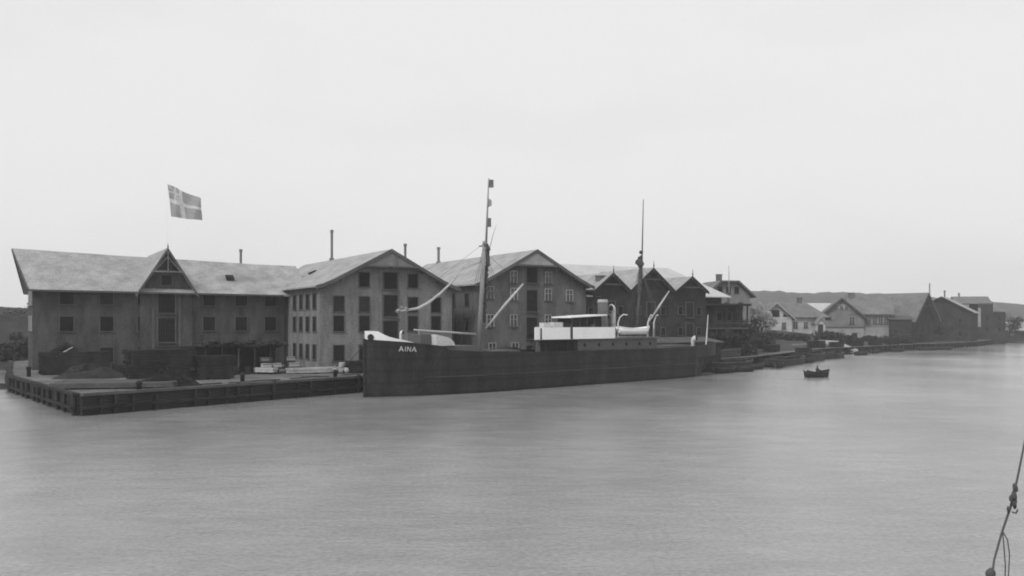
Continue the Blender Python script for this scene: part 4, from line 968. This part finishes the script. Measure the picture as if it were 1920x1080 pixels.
for i, (x, y) in enumerate(((-19.3, 98.3), (-18.75, 98.6), (-18.2, 99.0))): barrel(('pale barrel end lying by the ship bow, left of three', 'pale barrel end lying by the ship bow, middle of three', 'pale barrel end lying by the ship bow, right of three')[i], (x, y, GZ), lie=True, m='crate', rz=R(20), group='pale barrels by the bow')
barrel('pale barrel standing behind the three lying barrels', (-18.8, 100.3, GZ), .4, 1.1, m='crate', group='pale barrels by the bow')
def crate(label, loc, rz, L, B, H, m='crate', group='pale crates on the wharf'):
    t = thing('crate', label, 'crate', loc, rz, group); mb = MB(); n = 5
    for k in range(n): mb.box(-L / 2 + k * L / n + .015, -L / 2 + (k + 1) * L / n - .015, -B / 2, B / 2, .02, H)
    mb.build('slats', M[m], t); MB().box(-L / 2, L / 2, -B / 2 - .03, -B / 2 - .002, H * .1, H * .22).box(-L / 2, L / 2, -B / 2 - .03, -B / 2 - .002, H * .78, H * .9).build('battens', M['timberL'], t)
plat = thing('loading_platform', 'dark timber platform carrying the pale crates', 'platform', (-26.8, 97.6, GZ), TH)
MB().box(-.4, 4.6, -.7, 1.8, .5, .62).build('boards', M['goods'], plat)
for x in (-.3, 1.4, 3.0, 4.3): MB().box(x, x + .18, -.6, -.42, -.05, .498).box(x, x + .18, 1.5, 1.68, -.05, .498).build('post', M['timber'], plat)
for u, v, z, L, lab in ((.3, -.1, .63, 1.0, 'pale crate at the left end of the timber platform'), (1.45, 0, .63, .95, 'pale crate in the middle of the timber platform'), (3.4, .2, .63, 1.1, 'pale crate alone at the right end of the timber platform'), (.6, 1.1, 1.25, 1.15, 'upper pale crate behind the left crate on the platform'), (3.3, 1.25, 1.25, 1.0, 'upper pale crate behind the right crate on the platform')):
    x = -26.8 + u * math.cos(TH) - v * math.sin(TH); y = 97.6 + u * math.sin(TH) + v * math.cos(TH)
    if z > 1: crate('dark crate supporting the ' + ('left' if u < 2 else 'right') + ' upper pale crate', (x, y, GZ + .62), TH, L, .8, .62, 'goods', 'dark crates on the platform')
    crate(lab, (x, y, GZ + z), TH + R(random.uniform(-6, 6)), L, .8, .48)
for i, (x, y, lab) in enumerate(((-25.15, 84.6, 'dark mooring post at the wharf edge, below the crates'), (-29.95, 72.8, 'dark mooring post near the front corner of the wharf'), (-17.6, 90.3, 'dark mooring post close to the ship bow'), (-49.3, 92.5, 'dark mooring post at the far left corner of the wharf'))):
    o = MB().lathe(0, 0, [(.2, -.3), (.2, .55), (.26, .6), (.26, .75), (.12, .85)], 12).build('mooring_post', M['dark'], smooth=True); o.location = (x, y, GZ + (.2 if i == 3 else .0)); tag(o, lab, 'mooring post', 'mooring posts', 'thing')
o = thing('mooring_shed', 'small dark hut with a low gable, at the far left corner of the wharf', 'hut', (-50.5, 98.5, GZ), R(24))
gable(o, 0, 3.6, 0, 3, -.1, 2.0, 3.1, 'y', ov=.4, og=.4, ogb=.3, mw='wallG', mr='dark', barge='dark'); door(o, 1.8, 0, 0, 1.7, .9, 'dark')
o = thing('leaning_spar', 'pale spar leaning over the dark stacks at the left corner of the warehouse', 'spar', (-49.5, 95.6, GZ))
MB().tube([(0, 0, .1), (1.3, .6, 2.0), (2.6, 1.2, 2.9)], [.07, .09, .06], 8).build('pole', M['spar'], o, True)
o = thing('mooring_rope', 'sagging mooring rope from the ship bow to the wharf', 'rope', (0, 0, 0))
A_ = Vector(SW(.6, .6, 5.4)); B_ = Vector((-17.6, 90.3, GZ + .6)); MB().tube([A_.lerp(B_, k / 8) - Vector((0, 0, 1.6 * (k / 8) * (1 - k / 8))) for k in range(9)], .035, 6).build('rope', M['rope'], o, True)
rl3 = random.Random(9)
for k in range(7):
    q = k / 6; x = -30 + 13 * q + rl3.uniform(-1, 1); y = 76 + 17 * q + rl3.uniform(.5, 3.0) + (1 - q) * 1.5
    o = thing('loose_plank', ('first', 'second', 'third', 'fourth', 'fifth', 'sixth', 'seventh')[k] + ' loose weathered plank lying along the wharf edge, counting from the left', 'plank', (x, y, GZ + .03), R(rl3.uniform(20, 80)), 'loose planks on the wharf')
    MB().box(-1.4, 1.4, -.14, .14, 0, .07).build('board', M['goods' if k % 2 else 'timberL'], o)
# quay goods glimpsed over the well deck
for i, (u, v, L, B, H, m, lab) in enumerate(((23.5, -4.5, 4, 2, 2.4, 'goods', 'dark covered goods pile behind the foremast'), (29, -4, 3.4, 2, 2.7, 'goods', 'dark covered goods pile behind the well deck'), (33.6, -4.2, 2.6, 2, 2.0, 'goods', 'dark covered goods pile left of the bridge'))):
    o = thing('goods_pile', lab, 'goods pile', W(u, v), TH, 'covered goods on the quay'); mb = MB()
    mb.prism([(-L / 2, 0), (L / 2, 0), (L / 2 - .2, H * .8), (L * .1, H), (-L * .3, H * .92), (-L / 2 + .1, H * .7)], -B / 2, B / 2).build('tarpaulin', M[m], o); MB().box(-L / 2 - .1, L / 2 + .1, -B / 2 - .1, B / 2 + .1, -.02, .1).build('pallet', M['timberL'], o)
h = thing('quay_shed', 'low dark quay shed glimpsed over the aft deck of the steamship', 'shed', W(46, -6), TH)
MB().box(0, 12, 0, 3.5, -.1, 2.6).build('wall', M['wallG'], h); MB().prism([(-.4, 2.62), (3.9, 3.3), (3.9, 3.42), (-.4, 2.75)], -.3, 12.3, 'x').build('roof', M['trim'], h); hwin(h, (2, 5, 8), (1.5,))

# ------------------------------------------------------------------ rope stay close to the camera, bottom right
o = thing('rope_stay', 'dark knotted stay rope slanting through the lower right corner, close by', 'rope', (0, 0, 0))
def cp(px, py, Y): return ((px - 960) / 1700 * Y, Y, 7 - (py - 605) / 1700 * Y)
MB().tube([cp(2100, 200, 3.6), cp(1990, 560, 3.4), cp(1923, 820, 3.2), cp(1908, 895, 3.15), cp(1895, 950, 3.1), cp(1878, 1000, 3.05), cp(1864, 1050, 3.0), cp(1856, 1110, 2.95), cp(1840, 1300, 2.9)], [.0028, .0028, .003, .0035, .004, .0036, .0034, .0034, .0034], 8).build('rope', M['rope'], o, True)
MB().tube([cp(1880, 996, 3.05), cp(1889, 1012, 3.05), cp(1893, 1040, 3.04), cp(1891, 1075, 3.03), cp(1888, 1130, 3.0)], .0022, 6).tube([cp(1880, 996, 3.05), cp(1882, 1020, 3.05), cp(1885, 1060, 3.04), cp(1884, 1120, 3.0)], .002, 6).build('loose_end', M['rope'], o, True)
kn = MB(); rr = random.Random(2)
for px, py, r in ((1903, 915, 9), (1901, 930, 9), (1902, 944, 9), (1896, 935, 7), (1891, 955, 6)): kn.blob(cp(px, py, 3.08), r / 1700 * 2.0, (.8, .8, 1.5), 1, .3, rr)
kn.tube([cp(1898, 960, 3.06), cp(1905, 962, 3.06), cp(1908, 956, 3.05)], .003, 6).build('knot', M['rope'], o, True)
MB().blob(cp(1857, 1076, 2.95), .016, (1, .8, 1.2), 1, .15, rr).build('deadeye', M['rope'], o, True)

# ------------------------------------------------------------------ air
hz_ = MB().box(-1450, 1450, -60, 1280, -4, 75).build('haze', M['rope']); hz_.data.materials.clear()
hm_ = bpy.data.materials.new('haze_air'); hm_.use_nodes = True; n_ = hm_.node_tree; n_.nodes.clear()
vo = n_.nodes.new('ShaderNodeVolumePrincipled'); vo.inputs['Color'].default_value = (.95, .95, .95, 1); vo.inputs['Density'].default_value = .0004; vo.inputs['Anisotropy'].default_value = .2
oo = n_.nodes.new('ShaderNodeOutputMaterial'); n_.links.new(vo.outputs[0], oo.inputs['Volume']); hz_.data.materials.append(hm_)
tag(hz_, kind='stuff')
